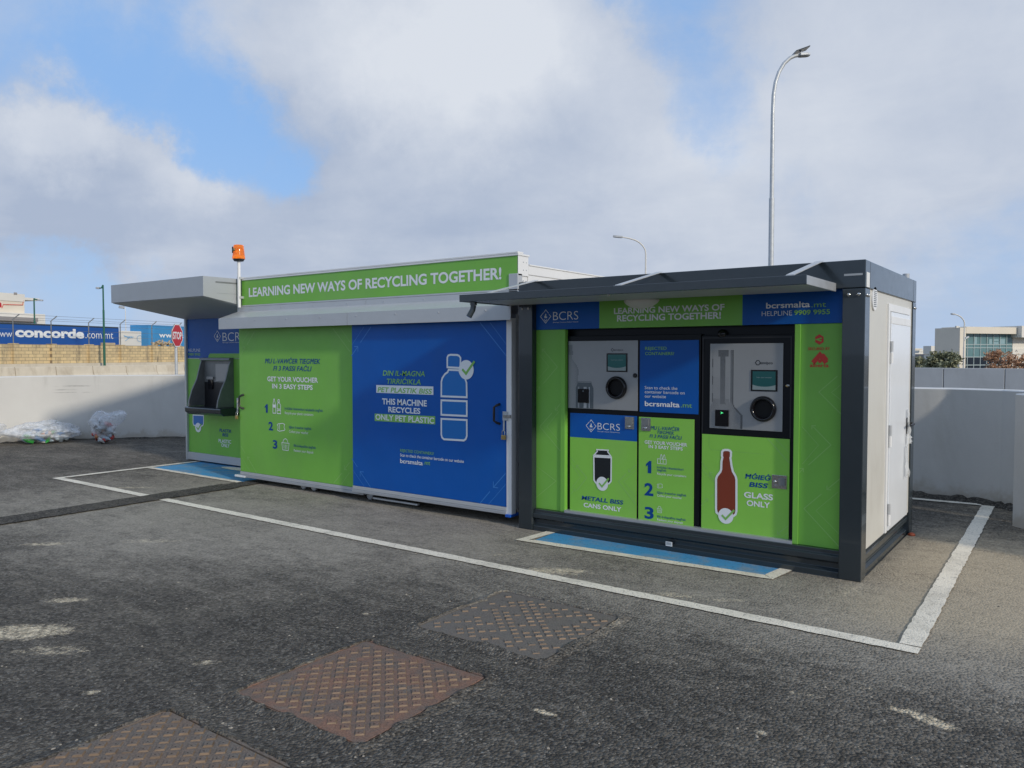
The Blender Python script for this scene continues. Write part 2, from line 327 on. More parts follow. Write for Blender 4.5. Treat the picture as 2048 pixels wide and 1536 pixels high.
# ------------------------------------------------------------------ ground
def asphalt(name, dusty=True, dark=(.030, .030, .031)):
    m = bpy.data.materials.new(name); m.use_nodes = True; t = NT(m.node_tree); b = m.node_tree.nodes['Principled BSDF']
    pos = t.new('ShaderNodeNewGeometry').outputs['Position']
    sp = t.new('ShaderNodeSeparateXYZ'); t.l.new(pos, sp.inputs[0]); X, Y = sp.outputs[0], sp.outputs[1]
    vor = t.new('ShaderNodeTexVoronoi'); vor.inputs['Scale'].default_value = 62; t.l.new(t.vmath('ADD', pos, t.vmath('SCALE', t.noise(pos, 60, 2, .5, 0, True), .012)), vor.inputs['Vector'])
    sc1 = t.new('ShaderNodeSeparateColor'); t.l.new(vor.outputs['Color'], sc1.inputs[0])
    tone = t.math('POWER', sc1.outputs[0], 2.2)
    fine = t.noise(pos, 140, 3, .6); mid = t.noise(pos, 7, 7, .65, .5); big = t.noise(pos, .75, 5, .6, .6); strk = t.noise(t.vmath('MULTIPLY', pos, (1.0, 3.0, 1)), 2.2, 7, .68, .6)
    a = t.mix(tone, c4(dark), (.19, .172, .144, 1))
    a = t.mix(t.rng(fine, .35, .75, 0, .5), a, (.062, .060, .058, 1))
    a = t.mix(t.rng(big, .35, .7, 0, .35), a, (.115, .102, .083, 1)); a = t.mix(t.rng(strk, .42, .70, 0, .30), a, (.20, .174, .136, 1))
    if dusty:  # dust and painted light together: pale sunlit yard, dark shaded foreground
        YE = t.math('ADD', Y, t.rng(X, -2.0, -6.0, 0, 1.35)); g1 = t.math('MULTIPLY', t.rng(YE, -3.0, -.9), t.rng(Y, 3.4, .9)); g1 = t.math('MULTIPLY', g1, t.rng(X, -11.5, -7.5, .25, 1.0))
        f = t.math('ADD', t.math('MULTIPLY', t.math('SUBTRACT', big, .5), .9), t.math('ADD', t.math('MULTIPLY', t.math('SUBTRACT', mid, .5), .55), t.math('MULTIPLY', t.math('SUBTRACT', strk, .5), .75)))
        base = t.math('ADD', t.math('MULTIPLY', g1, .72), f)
        base = t.math('ADD', base, t.math('MULTIPLY', t.math('MULTIPLY', t.rng(X, -.3, .5), t.rng(Y, -1.4, -.2)), .30))  # extra pale zone right of the kiosk: sunlight put into the colour
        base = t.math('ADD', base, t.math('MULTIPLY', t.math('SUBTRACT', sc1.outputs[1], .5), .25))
        dust_light_mask = t.rng(base, -.10, 1.15, 0, .84)
        a = t.mix(dust_light_mask, a, t.mix(t.math('MULTIPLY', t.rng(X, -.6, .4), t.rng(Y, -1.6, -.4)), (.40, .36, .295, 1), (.50, .42, .30, 1)))  # dust tone, warmed on the right to paint the sunlit ground
        # lime stains where something was spilled: (centre, half sizes, turn, strength)
        nm = t.noise(t.vmath('MULTIPLY', pos, (1, 1, 1)), 17, 7, .72, .3); st = None
        for (px, py, rx, ry, rot, k) in STAINS:
            c = gnd(px, py); d = t.vmath('SUBTRACT', pos, (c.x, c.y, 0))
            cs, sn = math.cos(rot), math.sin(rot)
            e1 = t.math('DIVIDE', t.vmath('DOT_PRODUCT', d, (cs, sn, 0)), rx); e2 = t.math('DIVIDE', t.vmath('DOT_PRODUCT', d, (-sn, cs, 0)), ry)
            r = t.math('ADD', t.math('MULTIPLY', e1, e1), t.math('MULTIPLY', e2, e2))
            q = t.math('MULTIPLY', t.rng(r, 1.0, .0), k); st = q if st is None else t.math('MAXIMUM', st, q)
        sm = t.rng(t.math('ADD', t.math('ADD', t.math('MULTIPLY', st, .9), t.math('MULTIPLY', t.math('SUBTRACT', nm, .5), 2.2)), t.math('MULTIPLY', t.math('SUBTRACT', fine, .5), 1.0)), .40, 1.05)
        sm = t.math('MULTIPLY', sm, t.rng(st, .0, .45))
        a = t.mix(t.math('MULTIPLY', sm, .95), a, (.66, .56, .40, 1))
        vc = t.new('ShaderNodeTexVoronoi'); vc.inputs['Scale'].default_value = 13; t.l.new(t.vmath('ADD', pos, t.vmath('SCALE', t.noise(pos, 30, 3, .6, 0, True), .05)), vc.inputs['Vector'])
        sc2 = t.new('ShaderNodeSeparateColor'); t.l.new(vc.outputs['Color'], sc2.inputs[0])
        chip = t.math('MULTIPLY', t.rng(vc.outputs['Distance'], .22, .12), t.math('GREATER_THAN', sc2.outputs[2], .93))
        a = t.mix(t.math('MULTIPLY', chip, .75), a, (.50, .46, .38, 1))
        vf = t.new('ShaderNodeTexVoronoi'); vf.inputs['Scale'].default_value = 38; t.l.new(t.vmath('ADD', t.vmath('MULTIPLY', pos, (1, 1.6, 1)), t.vmath('SCALE', t.noise(pos, 45, 3, .6, 0, True), .03)), vf.inputs['Vector'])
        sc3 = t.new('ShaderNodeSeparateColor'); t.l.new(vf.outputs['Color'], sc3.inputs[0])
        fl = t.math('MULTIPLY', t.math('MULTIPLY', t.rng(vf.outputs['Distance'], .34, .18), t.math('GREATER_THAN', sc3.outputs[0], .90)), t.rng(strk, .35, .65, .15, 1.0))
        a = t.mix(t.math('MULTIPLY', fl, .7), a, (.46, .42, .34, 1))
        kd = t.math('SUBTRACT', 1.0, t.math('MULTIPLY', dust_light_mask, .85)); grain = t.math('ADD', 1.0, t.math('MULTIPLY', kd, t.rng(sc1.outputs[2], 0, 1, -.42, .42, False))); grain2 = t.math('ADD', 1.0, t.math('MULTIPLY', kd, t.rng(t.noise(pos, 190, 2, .5), .3, .7, -.25, .25, False)))
        a = t.mix(1.0, a, t.vmath('SCALE', (1, 1, 1), t.math('MULTIPLY', grain, grain2)), 'MULTIPLY')
    t.put(b.inputs['Base Color'], a); b.inputs['Roughness'].default_value = .88; b.inputs['Specular IOR Level'].default_value = .2
    h = t.math('ADD', t.math('MULTIPLY', vor.outputs['Distance'], -1.0), t.math('MULTIPLY', mid, .8))
    bp = t.new('ShaderNodeBump'); bp.inputs['Distance'].default_value = .016; bp.inputs['Strength'].default_value = 1.0
    if dusty: t.put(bp.inputs['Strength'], t.rng(dust_light_mask, 0, .9, 1.0, .35))
    t.put(bp.inputs['Height'], h); t.put(b.inputs['Normal'], bp.outputs[0])
    M[name] = m
STAINS = [(30, 1265, .55, .22, .75, 1.0), (110, 1300, .35, .12, .7, .7), (135, 1200, .22, .09, .75, .9), (90, 1088, .35, .10, .7, .8), (300, 1082, .5, .12, .7, .6), (1110, 1142, .42, .16, .5, .9),
          (1855, 1438, .22, .07, -.35, 1.0), (1800, 1420, .10, .05, -.3, .8), (1090, 1425, .10, .035, .1, .9), (1210, 1240, .20, .09, -.5, .8), (735, 1228, .07, .03, .3, .8),
          (180, 1385, .08, .04, .7, .8), (410, 1325, .13, .05, .75, .8), (1605, 1388, .14, .03, .2, .6), (1740, 1378, .06, .03, 0, .8), (1010, 1110, .3, .08, .5, .5),
          (1350, 1190, .30, .10, .5, .7), (1450, 1200, .25, .08, .5, .6), (265, 975, .5, .12, .7, .7), (1700, 1180, .4, .12, 1.4, .6), (1520, 1465, .05, .03, 0, .9), (1510, 1300, .09, .04, 0, .6), (360, 1165, .05, .03, 0, .8)]
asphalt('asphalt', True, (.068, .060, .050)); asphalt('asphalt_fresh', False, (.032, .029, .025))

def ground_z(x, y):
    k = min(1, max(0, (y-26-.35*x)/45)); k = k*k*(3-2*k); return -6.0*k*min(1, max(0, (x+55)/35))
xs = [-4000, -1500, -600, -250, -120, -80] + [-60+3.0*i for i in range(41)] + [75, 100, 150, 300, 700, 1800, 4000]
ys = [-4000, -1200, -300, -80, -25] + [-9+3.0*i for i in range(40)] + [125, 150, 200, 300, 600, 1500, 4500]
g = MB(); nx = len(xs)
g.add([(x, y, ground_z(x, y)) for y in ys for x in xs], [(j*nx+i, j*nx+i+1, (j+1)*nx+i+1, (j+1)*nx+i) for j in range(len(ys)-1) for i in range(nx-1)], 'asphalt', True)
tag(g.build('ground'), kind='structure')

def paint(name, col, wear, dust):
    m = bpy.data.materials.new(name); m.use_nodes = True; t = NT(m.node_tree); b = m.node_tree.nodes['Principled BSDF']
    pos = t.new('ShaderNodeNewGeometry').outputs['Position']
    n = t.noise(pos, 26, 6, .7); n2 = t.noise(pos, 3.0, 6, .65, .4); vor = t.new('ShaderNodeTexVoronoi'); vor.inputs['Scale'].default_value = 85; t.l.new(pos, vor.inputs['Vector'])
    a = t.mix(t.rng(n2, .42, .70, 0, dust), c4(col), (.36, .32, .25, 1))
    s = t.new('ShaderNodeSeparateColor'); t.l.new(vor.outputs['Color'], s.inputs[0])
    a = t.mix(t.math('MULTIPLY', t.rng(n, .56, .68), wear), a, (.07, .068, .065, 1))
    a = t.mix(t.math('MULTIPLY', t.math('GREATER_THAN', s.outputs[0], .93), wear), a, (.06, .058, .055, 1))
    t.put(b.inputs['Base Color'], a); b.inputs['Roughness'].default_value = .7
    bp = t.new('ShaderNodeBump'); bp.inputs['Distance'].default_value = .006; bp.inputs['Strength'].default_value = .5
    t.put(bp.inputs['Height'], t.math('MULTIPLY', vor.outputs['Distance'], -1.0)); t.put(b.inputs['Normal'], bp.outputs[0]); M[name] = m
paint('line_paint', (.88, .80, .65), .36, .40); paint('bay_blue', (.06, .31, .58), .30, .60)
def strip(mb, a, b, w, z, m, jit=.005, step=.05):
    a, b = Vector((a[0], a[1], 0)), Vector((b[0], b[1], 0)); d = b-a; n = max(2, int(d.length/step)); q = Vector((-d.y, d.x, 0)).normalized(); vs = []
    for i in range(n+1):
        p = a+d*(i/n)
        for sgn in (1, -1):
            e = p+q*sgn*(w/2+random.uniform(-jit, jit)); vs.append((e.x, e.y, z))
    mb.add(vs, [(2*i, 2*i+1, 2*i+3, 2*i+2) for i in range(n)], m)
ln = MB()
strip(ln, (-10.12, -1.215), (.59, -1.265), .115, .008, 'line_paint')
strip(ln, (.53, -1.20), (.47, 3.99), .125, .0085, 'line_paint')
strip(ln, (.40, 4.02), (-1.5, 3.92), .11, .009, 'line_paint')
strip(ln, (-10.06, -1.16), (-10.06, 3.0), .11, .0085, 'line_paint')
tag(ln.build('bay_line'), kind='structure')
bb = MB()
strip(bb, (-9.99, .60), (-7.70, .60), .98, .004, 'bay_blue')
strip(bb, (-9.99, .065), (-7.62, .045), .09, .008, 'line_paint'); strip(bb, (-7.66, .09), (-7.66, 1.1), .09, .0085, 'line_paint')
w0 = gnd(462, 941); pts = [(w0.x+.42*math.cos(a), w0.y+.16+.20*math.sin(a), .0085) for a in [i*math.pi/12 for i in range(25)]]
bb.poly([(w0.x+.40*math.cos(a), w0.y+.12+.10*math.sin(a), .0088) for a in [2*math.pi*i/24 for i in range(24)]], 'line_paint')
def quad(mb, q, z, m, n=24, jit=.006):
    A, B, Cc, Dd = [Vector((p[0], p[1], z)) for p in q]; vs = []
    for i in range(n+1):
        j = random.uniform(-jit, jit); vs += [A.lerp(B, i/n)+Vector((0, j, 0)), Dd.lerp(Cc, i/n)+Vector((0, 0, 0))]
    mb.add(vs, [(2*i, 2*i+2, 2*i+3, 2*i+1) for i in range(n)], m)
quad(bb, [(-2.72, -.335), (-.64, -.235), (-.60, .10), (-2.74, .10)], .004, 'bay_blue')
quad(bb, [(-2.80, -.445), (-.56, -.325), (-.64, -.237), (-2.72, -.337)], .008, 'line_paint')
quad(bb, [(-2.86, -.45), (-2.76, -.44), (-2.72, .05), (-2.82, .05)], .0085, 'line_paint', 6)
quad(bb, [(-.64, -.232), (-.55, -.325), (-.50, .05), (-.60, .05)], .0085, 'line_paint', 6)
tag(bb.build('disabled_bay_paint'), kind='structure')
pt = MB(); strip(pt, (-7.58, -9), (-7.58, -.2), .40, .012, 'asphalt_fresh', .015, .06); strip(pt, (-7.58, -.2), (-7.55, 1.2), .30, .012, 'asphalt_fresh', .015, .06)
tag(pt.build('trench_patch'), kind='structure')

# ------------------------------------------------------------------ boundary walls
def wall_run(name, pts, th, h, label, seg=3):
    P = [Vector((x, y, 0)) for x, y in pts]
    Q = []
    for i in range(len(P)-1):          # Catmull-Rom through the survey points
        p0, p1, p2, p3 = P[max(i-1, 0)], P[i], P[i+1], P[min(i+2, len(P)-1)]
        for k in range(seg):
            u = k/seg; Q.append(.5*((2*p1)+(p2-p0)*u+(2*p0-5*p1+4*p2-p3)*u*u+(3*p1-p0-3*p2+p3)*u**3))
    Q.append(P[-1]); n = len(Q); mb = MB(); rows = []
    for i in range(n):
        d = (Q[min(i+1, n-1)]-Q[max(i-1, 0)]).normalized(); q = Vector((-d.y, d.x, 0)); hh = h[0]+(h[1]-h[0])*i/(n-1)
        a, b = Q[i], Q[i]+q*th
        rows.append([(a.x, a.y, -.1), (a.x, a.y, hh-.012), (a.x+q.x*.012, a.y+q.y*.012, hh), (b.x-q.x*.012, b.y-q.y*.012, hh), (b.x, b.y, hh-.012), (b.x, b.y, -.1)])
    v = [p for r in rows for p in r]
    mb.add(v, [(i*6+k, (i+1)*6+k, (i+1)*6+k+1, i*6+k+1) for i in range(n-1) for k in (0, 4)], 'plaster', True)
    mb.add(v, [(i*6+k, (i+1)*6+k, (i+1)*6+k+1, i*6+k+1) for i in range(n-1) for k in (1, 2, 3)], 'plaster_top', True)
    mb.add([rows[0][k] for k in range(6)], [(0, 1, 2, 3, 4, 5)], 'plaster'); mb.add([rows[-1][k] for k in range(6)], [(5, 4, 3, 2, 1, 0)], 'plaster')
    o = mb.build(name); return tag(o, label, 'wall')
wall_run('boundary_wall', [(-15.2, -7.5), (-15.6, -3.0), (-15.47, .126), (-15.30, 1.0), (-14.73, 1.66), (-13.65, 2.80), (-12.2, 3.8), (-10, 4.35), (-6, 4.45), (-2, 4.38), (-.32, 4.32), (.06, 4.31), (.52, 4.13), (.70, 3.99), (1.6, 3.3), (3.2, 2.6)],
         .22, (1.275, 1.31), 'long white plastered wall curving behind the machines, trash bags at its foot', 5)
wall_run('boundary_wall', [(.765, 2.965), (1.35, 2.35), (2.0, 1.80), (2.95, 1.15), (4.2, 1.0), (8.0, .95)], .22, (1.315, 1.315), 'short pale end of a white wall at the right edge, in front of the curved one', 4)
# ragged lip of asphalt left along the foot of the curved wall
lp = MB(); P0 = [Vector((-2.6, 4.36, 0)), Vector((-.32, 4.29, 0)), Vector((.06, 4.28, 0)), Vector((.52, 4.10, 0)), Vector((.72, 3.95, 0)), Vector((1.6, 3.26, 0))]
L = []
for i in range(len(P0)-1):
    d = P0[i+1]-P0[i]; n = max(2, int(d.length/.06)); q = Vector((d.y, -d.x, 0)).normalized()
    for k in range(n):
        p = P0[i]+d*(k/n); h = .045+random.uniform(-.02, .025); w = .10+random.uniform(-.03, .04); L.append([(p-q*.05)+Vector((0, 0, h)), p+q*w*.4+Vector((0, 0, h)), p+q*w])
n = len(L); lp.add([p for r in L for p in r], [(i*3+k, (i+1)*3+k, (i+1)*3+k+1, i*3+k+1) for i in range(n-1) for k in (0, 1)], 'asphalt_fresh')
tag(lp.build('asphalt_lip'), kind='structure')
for (qa, qb) in (((-15.44, .10), (-13.62, 2.78)),):
    lp = MB(); Q = [Vector((-15.52, -2.6, 0)), Vector((-15.43, .12, 0)), Vector((-15.26, .98, 0)), Vector((-14.69, 1.63, 0)), Vector((-13.61, 2.76, 0)), Vector((-12.2, 3.75, 0))]; L = []
    for i in range(len(Q)-1):
        d = Q[i+1]-Q[i]; n = max(2, int(d.length/.10)); q = Vector((d.y, -d.x, 0)).normalized()
        for k in range(n):
            p = Q[i]+d*(k/n); h = .02+random.uniform(-.008, .012); L.append([(p-q*.05)+Vector((0, 0, h)), p+q*.02+Vector((0, 0, h)), p+q*(.07+random.uniform(-.02, .03))])
    n = len(L); lp.add([p for r in L for p in r], [(i*3+k, (i+1)*3+k, (i+1)*3+k+1, i*3+k+1) for i in range(n-1) for k in (0, 1)], 'asphalt_fresh')
    tag(lp.build('asphalt_lip'), kind='structure')

# ------------------------------------------------------------------ shared print motifs
def check_mark(mb, pl, px, py, rpx, rpy, off):
    u, z = pl.uz(px, py); u2, _ = pl.uz(px+rpx, py); _, z2 = pl.uz(px, py-rpy); ru, rz = u2-u, z2-z
    mb.disc2(pl, (u, z), ru, rz, off, 'text_white')
    mb.line2(pl, [(u-.52*ru, z+.05*rz), (u-.02*ru, z-.40*rz), (u+1.12*ru, z+.88*rz)], .26*ru, off+.0012, 'text_green')
def arrow(mb, pl, pts, w, m, head=0.0, off=.0015):
    Q = [pl.uz(*p) for p in pts]; mb.line2(pl, Q, w, off, m)
    if head:
        a, b = Vector(Q[-2]), Vector(Q[-1]); d = (b-a).normalized(); 
        e1 = b+Vector((-d.x, 0)).normalized()*head if abs(d.x) > 1e-3 else b; e2 = b+Vector((0, -d.y)).normalized()*head
        mb.line2(pl, [tuple(e1), tuple(b), tuple(e2)], w, off+.0006, m)
def logo(mb, pl, cx, cy, rx, ry, xl, xr, base, cap, off, base_r, sub):
    u, z = pl.uz(cx, cy); u2, _ = pl.uz(cx+rx, cy); _, z2 = pl.uz(cx, cy-ry); ru, rz = u2-u, z2-z; w = ru*.09
    mb.line2(pl, [(u-.28*ru, z+.62*rz), (u, z+rz), (u+.55*ru, z+.45*rz)], w, off, 'text_white')
    mb.line2(pl, [(u+.62*ru, z+.30*rz), (u+ru, z), (u, z-rz), (u-ru, z), (u-.4*ru, z+.6*rz)], w, off, 'text_white')
    mb.line2(pl, [(u-.25*ru, z-.45*rz), (u, z-.70*rz), (u+.25*ru, z-.45*rz)], w, off+.0006, 'text_white')
    for k, (a, b, h) in enumerate(((-.24, -.10, .10), (-.08, .10, .38), (.12, .27, -.02))):
        mb.poly2(pl, [(u+a*ru, z-.24*rz), (u+b*ru, z-.24*rz), (u+b*ru, z+h*rz), (u+a*ru, z+h*rz)], off, 'text_white')
    mb.text(pl, 'BCRS', xl, xr, base, cap, off, 'text_white', -.012, 0, base_r)
    ua, za = pl.uz(xl, base); ub, _ = pl.uz(xr, base_r); hh = (pl.uz(xl, cap)[1]-za)
    mb.text(pl, sub, 0, 0, 0, 0, off, 'text_white', at_uz=(ua, ub, za-.36*hh, .13*hh))
SUB = 'Beverage Container Refund Scheme'
def small(mb, pl, body, xl, yl, xr, h, off, m, bold=0.0):
    u0, z0 = pl.uz(xl, yl); u1, _ = pl.uz(xr, yl); _, z1 = pl.uz(xl, yl-h); mb.text(pl, body, 0, 0, 0, 0, off, m, bold, at_uz=(u0, u1, z0, (z1-z0)))
def icon(mb, pl, kind, x0, y0, x1, y1, off):
    a, d = pl.uz(x0, y1); b, c = pl.uz(x1, y0); w, h = b-a, c-d; q = lambda u, v: (a+w*u, d+h*v); lw = .055*max(w, h)
    ln = lambda pts, closed=False, o=0: mb.line2(pl, [q(*p) for p in pts], lw, off+o, 'text_white', closed)
    if kind == 'bottles':
        ln([(.03, .04), (.03, .62), (.14, .92), (.14, 1), (.24, 1), (.24, .92), (.37, .62), (.37, .04)], True)
        mb.poly2(pl, [q(.05, .42), q(.35, .42), q(.35, .63), q(.05, .63)], off+.0006, 'text_white')
        ln([(.62, .88), (.68, .98), (.80, .98), (.84, .88), (.80, .82), (.66, .82)], True); ln([(.55, .34), (.55, .60), (.65, .76), (.84, .76), (.96, .60), (.96, .34)], True); ln([(.55, .03), (.55, .25), (.96, .25), (.96, .03)], True)
    elif kind == 'ticket':
        ln([(.0, .75), (.1, .65), (.1, .35), (.02, .12), (.25, 0), (.9, .15), (1, .3), (.88, .45), (.9, .65), (.97, .88), (.7, 1), (.1, .88)], True); ln([(.3, .15), (.3, .85)], False, .0004)
    elif kind == 'basket':
        ln([(0, .62), (1, .62), (.88, 0), (.12, 0)], True); ln([(.15, .66), (.28, .92), (.5, 1), (.72, .92), (.85, .66)], False, .0004)
        for k in (.3, .5, .7): ln([(k, .12), (k, .48)], False, .0003)
    elif kind == 'crate':
        ln([(0, 0), (1, 0), (1, .5), (0, .5)], True); ln([(.3, .54), (.36, .85), (.44, 1), (.52, .85), (.56, .54)], False, .0004); ln([(.62, .54), (.7, .85), (.78, 1), (.86, .85), (.9, .54)], False, .0004)
        for k in (.33, .66): ln([(k, .06), (k, .44)], False, .0003)

# ------------------------------------------------------------------ long white container with sliding doors and the open bay on its left
XR, XM, XL = -3.335, -7.93, -10.33; DEP = 2.70; YH = .25; YG = .12; YB = .045; YK = .88; HT = 2.70; HB = 2.612
box = thing('storage_container', (-6.9, 1.6, 0), 'long white container with green and blue sliding doors and a canopied bay', 'container')
b = MB()
b.box(XM+.03, XR, .30, .43, .12, HT, 'white'); b.box(XM+.03, XR, .431, DEP, .12, HB, 'white'); b.box(XL+.01, XM+.03, YK+.02, DEP, .05, HT-.02, 'white')
b.box(XM+.1, XR-.1, .45, DEP-.1, .04, .12, 'grey_metal')
for x in (-4.2, -5.9, -7.4): b.box(x-.1, x+.1, .5, DEP-.15, 0, .12, 'grey_metal')
body = b.build('body', box, .008)
s = MB(); pe = PX(XR)                  # white end face: framed panel, capping and rivets
s.pbox(pe, .25, .43, 2.50, 2.70, .012, .012, 'white'); s.pbox(pe, .432, DEP, 2.52, HB, .012, .012, 'white'); s.pbox(pe, .432, DEP, 2.30, 2.516, .006, .006, 'white'); s.pbox(pe, .25, DEP, .10, .24, .012, .012, 'white')
s.box(XR-.10, XR+.012, YH-.01, YH+.07, .12, 2.52, 'light_grey')
for z in (2.36, 2.45, 2.56, 2.64):
    for y in (.34, .39): s.lathe((XR+.012, y, z), (1, 0, 0), [(.008, 0), (.006, .004), (0, .005)], 'grey_alu', 8)
s.box(XM, XR+.02, YH-.01, .44, HT, HT+.02, 'white'); s.box(XM, XR+.02, .441, DEP+.02, HB, HB+.015, 'white')
s.build('end_trim', box, .004)
ph = PY(YH); hd = MB()
z_hb = ph.uz(482, 611)[1]
hd.pbox(ph, XM, XR+.01, z_hb, HT+.02, 0, .05, 'green'); hd.pbox(ph, XM, XR+.015, HT+.021, HT+.04, .012, .10, 'white')
hd.pbox(ph, XM, XR+.012, z_hb-.02, z_hb-.001, .010, .06, 'light_grey')
hs = hd.build('header_sign', box, .003)
tx = MB(); tx.text(ph, 'LEARNING NEW WAYS OF RECYCLING TOGETHER!', 498, 1003, 595, 576.5, .002, 'text_white', .028, 0, 557.5); tx.build('lettering', hs)
# hood over the sliding doors
hood = MB(); yv = -.05; zt, zm, zb = z_hb-.022, z_hb-.085, PY(yv).uz(700, 625)[1]
zbot = PY(yv).uz(700, 650)[1]
for (x0, x1) in ((-8.02, -5.52), (-5.515, -3.20)):
    pr = [(x0, YH+.02, zt), (x0, YH-.01, zt), (x0, YH-.01, zm), (x0, yv, zb), (x0, yv, zbot), (x0, yv+.012, zbot), (x0, yv+.012, zb-.01), (x0, YH+.02, zm-.02)]
    hood.prism(pr, (x1-x0, 0, 0), 'light_grey')
x = -7.85
while x < -3.3:
    hood.lathe((x, yv, zbot+.10), (0, -1, 0), [(.009, 0), (.007, .004), (0, .005)], 'grey_alu', 8)
    hood.lathe((x+.15, YH-.01, zm+.03), (0, -1, 0), [(.009, 0), (.007, .004), (0, .005)], 'grey_alu', 8); x += .62
hood.build('door_hood', box)
# sliding doors
def sliding_door(name, x0, x1, yf, z0, z1, col, th=.06):
    pl = PY(yf); d = MB(); d.pbox(pl, x0, x1, z0+.075, z1, 0, th, col)
    d.pbox(pl, x0-.003, x1+.003, z0+.035, z0+.072, .006, th+.01, 'light_grey'); d.pbox(pl, x0-.003, x1+.003, z0, z0+.033, .014, th+.02, 'grey_alu')
    return pl, d.build(name, box, .003)
pg, gd = sliding_door('sliding_door', -7.82, -5.44, YG, .065, 2.12, 'green'); gd['label'] = 'green sliding door with voucher steps'
pb, bd = sliding_door('sliding_door', -5.545, -3.32, YB, .105, 2.12, 'blue', .065); bd['label'] = 'blue sliding door with plastic bottle picture'
tr = MB()                              # white side post of the blue door
tr.pbox(pb, -3.318, -3.255, .11, 2.06, .004, .075, 'white'); tr.box(-3.318, -3.26, YB+.08, YB+.20, .16, 2.10, 'light_grey')
tr.pbox(pb, -3.315, -3.25, .085, .112, .03, .16, 'clip_blue'); tr.build('door_post', bd, .003)
t_ = MB(); A = t_.text; o = .0025
A(pg, 'ĦU L-VAWĊER TIEGĦEK', 530.4, 641, 726.8, 717.2, o, 'text_blue', .010, .22, 727.6); A(pg, 'FI 3 PASSI FAĊLI', 546.8, 623.6, 741.4, 731.9, o, 'text_blue', .010, .22, 742.2)
A(pg, 'GET YOUR VOUCHER', 535, 636.3, 763, 753.2, o, 'text_white', .028, 0, 765); A(pg, 'IN 3 EASY STEPS', 544.7, 625.7, 777.4, 767.8, o, 'text_white', .028, 0, 779.3)
A(pg, '1', 530, 535.9, 825, 808, o, 'text_blue', .03, 0, 825.5); A(pg, '2', 537.5, 546.4, 860.4, 843, o, 'text_blue', .03, 0, 861); A(pg, '3', 546, 555, 897, 879.5, o, 'text_blue', .03, 0, 897.8)
icon(t_, pg, 'bottles', 545.7, 799, 562, 827.2, o); icon(t_, pg, 'ticket', 555, 847, 570.2, 862, o); icon(t_, pg, 'basket', 564, 878, 578.5, 899.5, o)
small(t_, pg, 'Irriċikla l-kontenituri tal-plastik tiegħek', 570, 819, 646, 5.2, o, 'text_blue'); small(t_, pg, 'Recycle your plastic containers', 570, 828, 626.8, 5.2, o, 'text_white')
small(t_, pg, 'Iġbor il-vawċer tiegħek', 578.5, 856.3, 623, 5.2, o, 'text_blue'); small(t_, pg, 'Collect your voucher', 578.5, 865, 617, 5.2, o, 'text_white')
small(t_, pg, 'Ifdi d-depożitu tiegħek', 588, 893.3, 631.8, 5.2, o, 'text_blue'); small(t_, pg, 'Redeem your deposit', 588, 903, 627, 5.2, o, 'text_white')
W_ = .010
arrow(t_, pg, [(481, 713), (490, 694)], W_, 'line_green', .05); arrow(t_, pg, [(494, 690), (509, 663)], W_, 'line_green'); arrow(t_, pg, [(484, 686), (498, 664)], W_*.6, 'line_green')
arrow(t_, pg, [(666, 657), (700, 703)], W_, 'line_green'); arrow(t_, pg, [(682, 657), (700, 684)], W_*.6, 'line_green')
arrow(t_, pg, [(482, 892), (490, 906)], W_, 'line_green'); arrow(t_, pg, [(515, 948), (495, 914)], W_, 'line_green', .05); arrow(t_, pg, [(484, 915), (501, 944)], W_*.6, 'line_green')
arrow(t_, pg, [(699, 925), (689, 939)], W_, 'line_green', .05); arrow(t_, pg, [(684, 946), (667, 967)], W_, 'line_green'); arrow(t_, pg, [(699, 945), (682, 970)], W_*.6, 'line_green')
t_.build('graphics', gd)
t_ = MB(); A = t_.text
A(pb, 'DIN IL-MAGNA', 765.9, 849.9, 751.6, 741.2, o, 'text_green', .012, .18, 752.4); A(pb, 'TIRRIĊIKLA', 774, 841.8, 768, 757.6, o, 'text_green', .012, .18, 768.8)
def tab(px, off, m): t_.poly2(pb, [pb.uz(*p) for p in px], off, m)
tab([(752.9, 785.4), (867, 789.8), (867, 773), (752.9, 770)], o, 'text_white'); A(pb, 'PET PLASTIK BISS', 755.5, 864.5, 784, 774, o+.001, 'text_green', .018, .18, 788)
A(pb, 'THIS MACHINE', 764.6, 853.9, 809.8, 797.5, o, 'text_white', .028, 0, 811.8); A(pb, 'RECYCLES', 777, 840.9, 825.4, 814, o, 'text_white', .028, 0, 827)
tab([(749.6, 841.8), (870.7, 848.8), (870.7, 832.4), (749.6, 827)], o, 'text_green'); A(pb, 'ONLY PET PLASTIC', 751.5, 868.8, 840.4, 828.8, o+.001, 'text_white', .026, 0, 846.2)
def shape(mb, pl, px, lw, m_fill, m_line, off):
    Q = [pl.uz(*p) for p in px]; mb.poly2(pl, Q, off, m_fill); mb.line2(pl, Q, lw, off+.001, m_line, True)
lw = .020
shape(t_, pb, [(895, 734.5), (921, 736), (921.5, 716), (918.5, 711.5), (915, 710), (901, 709.5), (897, 711), (895, 715)], lw, 'sky_blue', 'text_white', o)
shape(t_, pb, [(883, 792.5), (883.2, 763), (885, 756), (890, 748.5), (896, 744), (897.5, 739.5), (918.5, 740.5), (920, 745.5), (926, 750.5), (931, 758), (933.5, 766), (934, 794.5)], lw, 'sky_blue', 'text_white', o)
shape(t_, pb, [(883, 829.5), (934, 832), (934, 802.5), (883, 800.5)], lw, 'sky_blue', 'text_white', o)
shape(t_, pb, [(883, 869), (884.5, 875), (888.5, 878.5), (928, 880.8), (932, 878), (934, 872), (934, 840), (883, 837.5)], lw, 'sky_blue', 'text_white', o)
check_mark(t_, pb, 933, 739.5, 15, 19.5, o+.003)
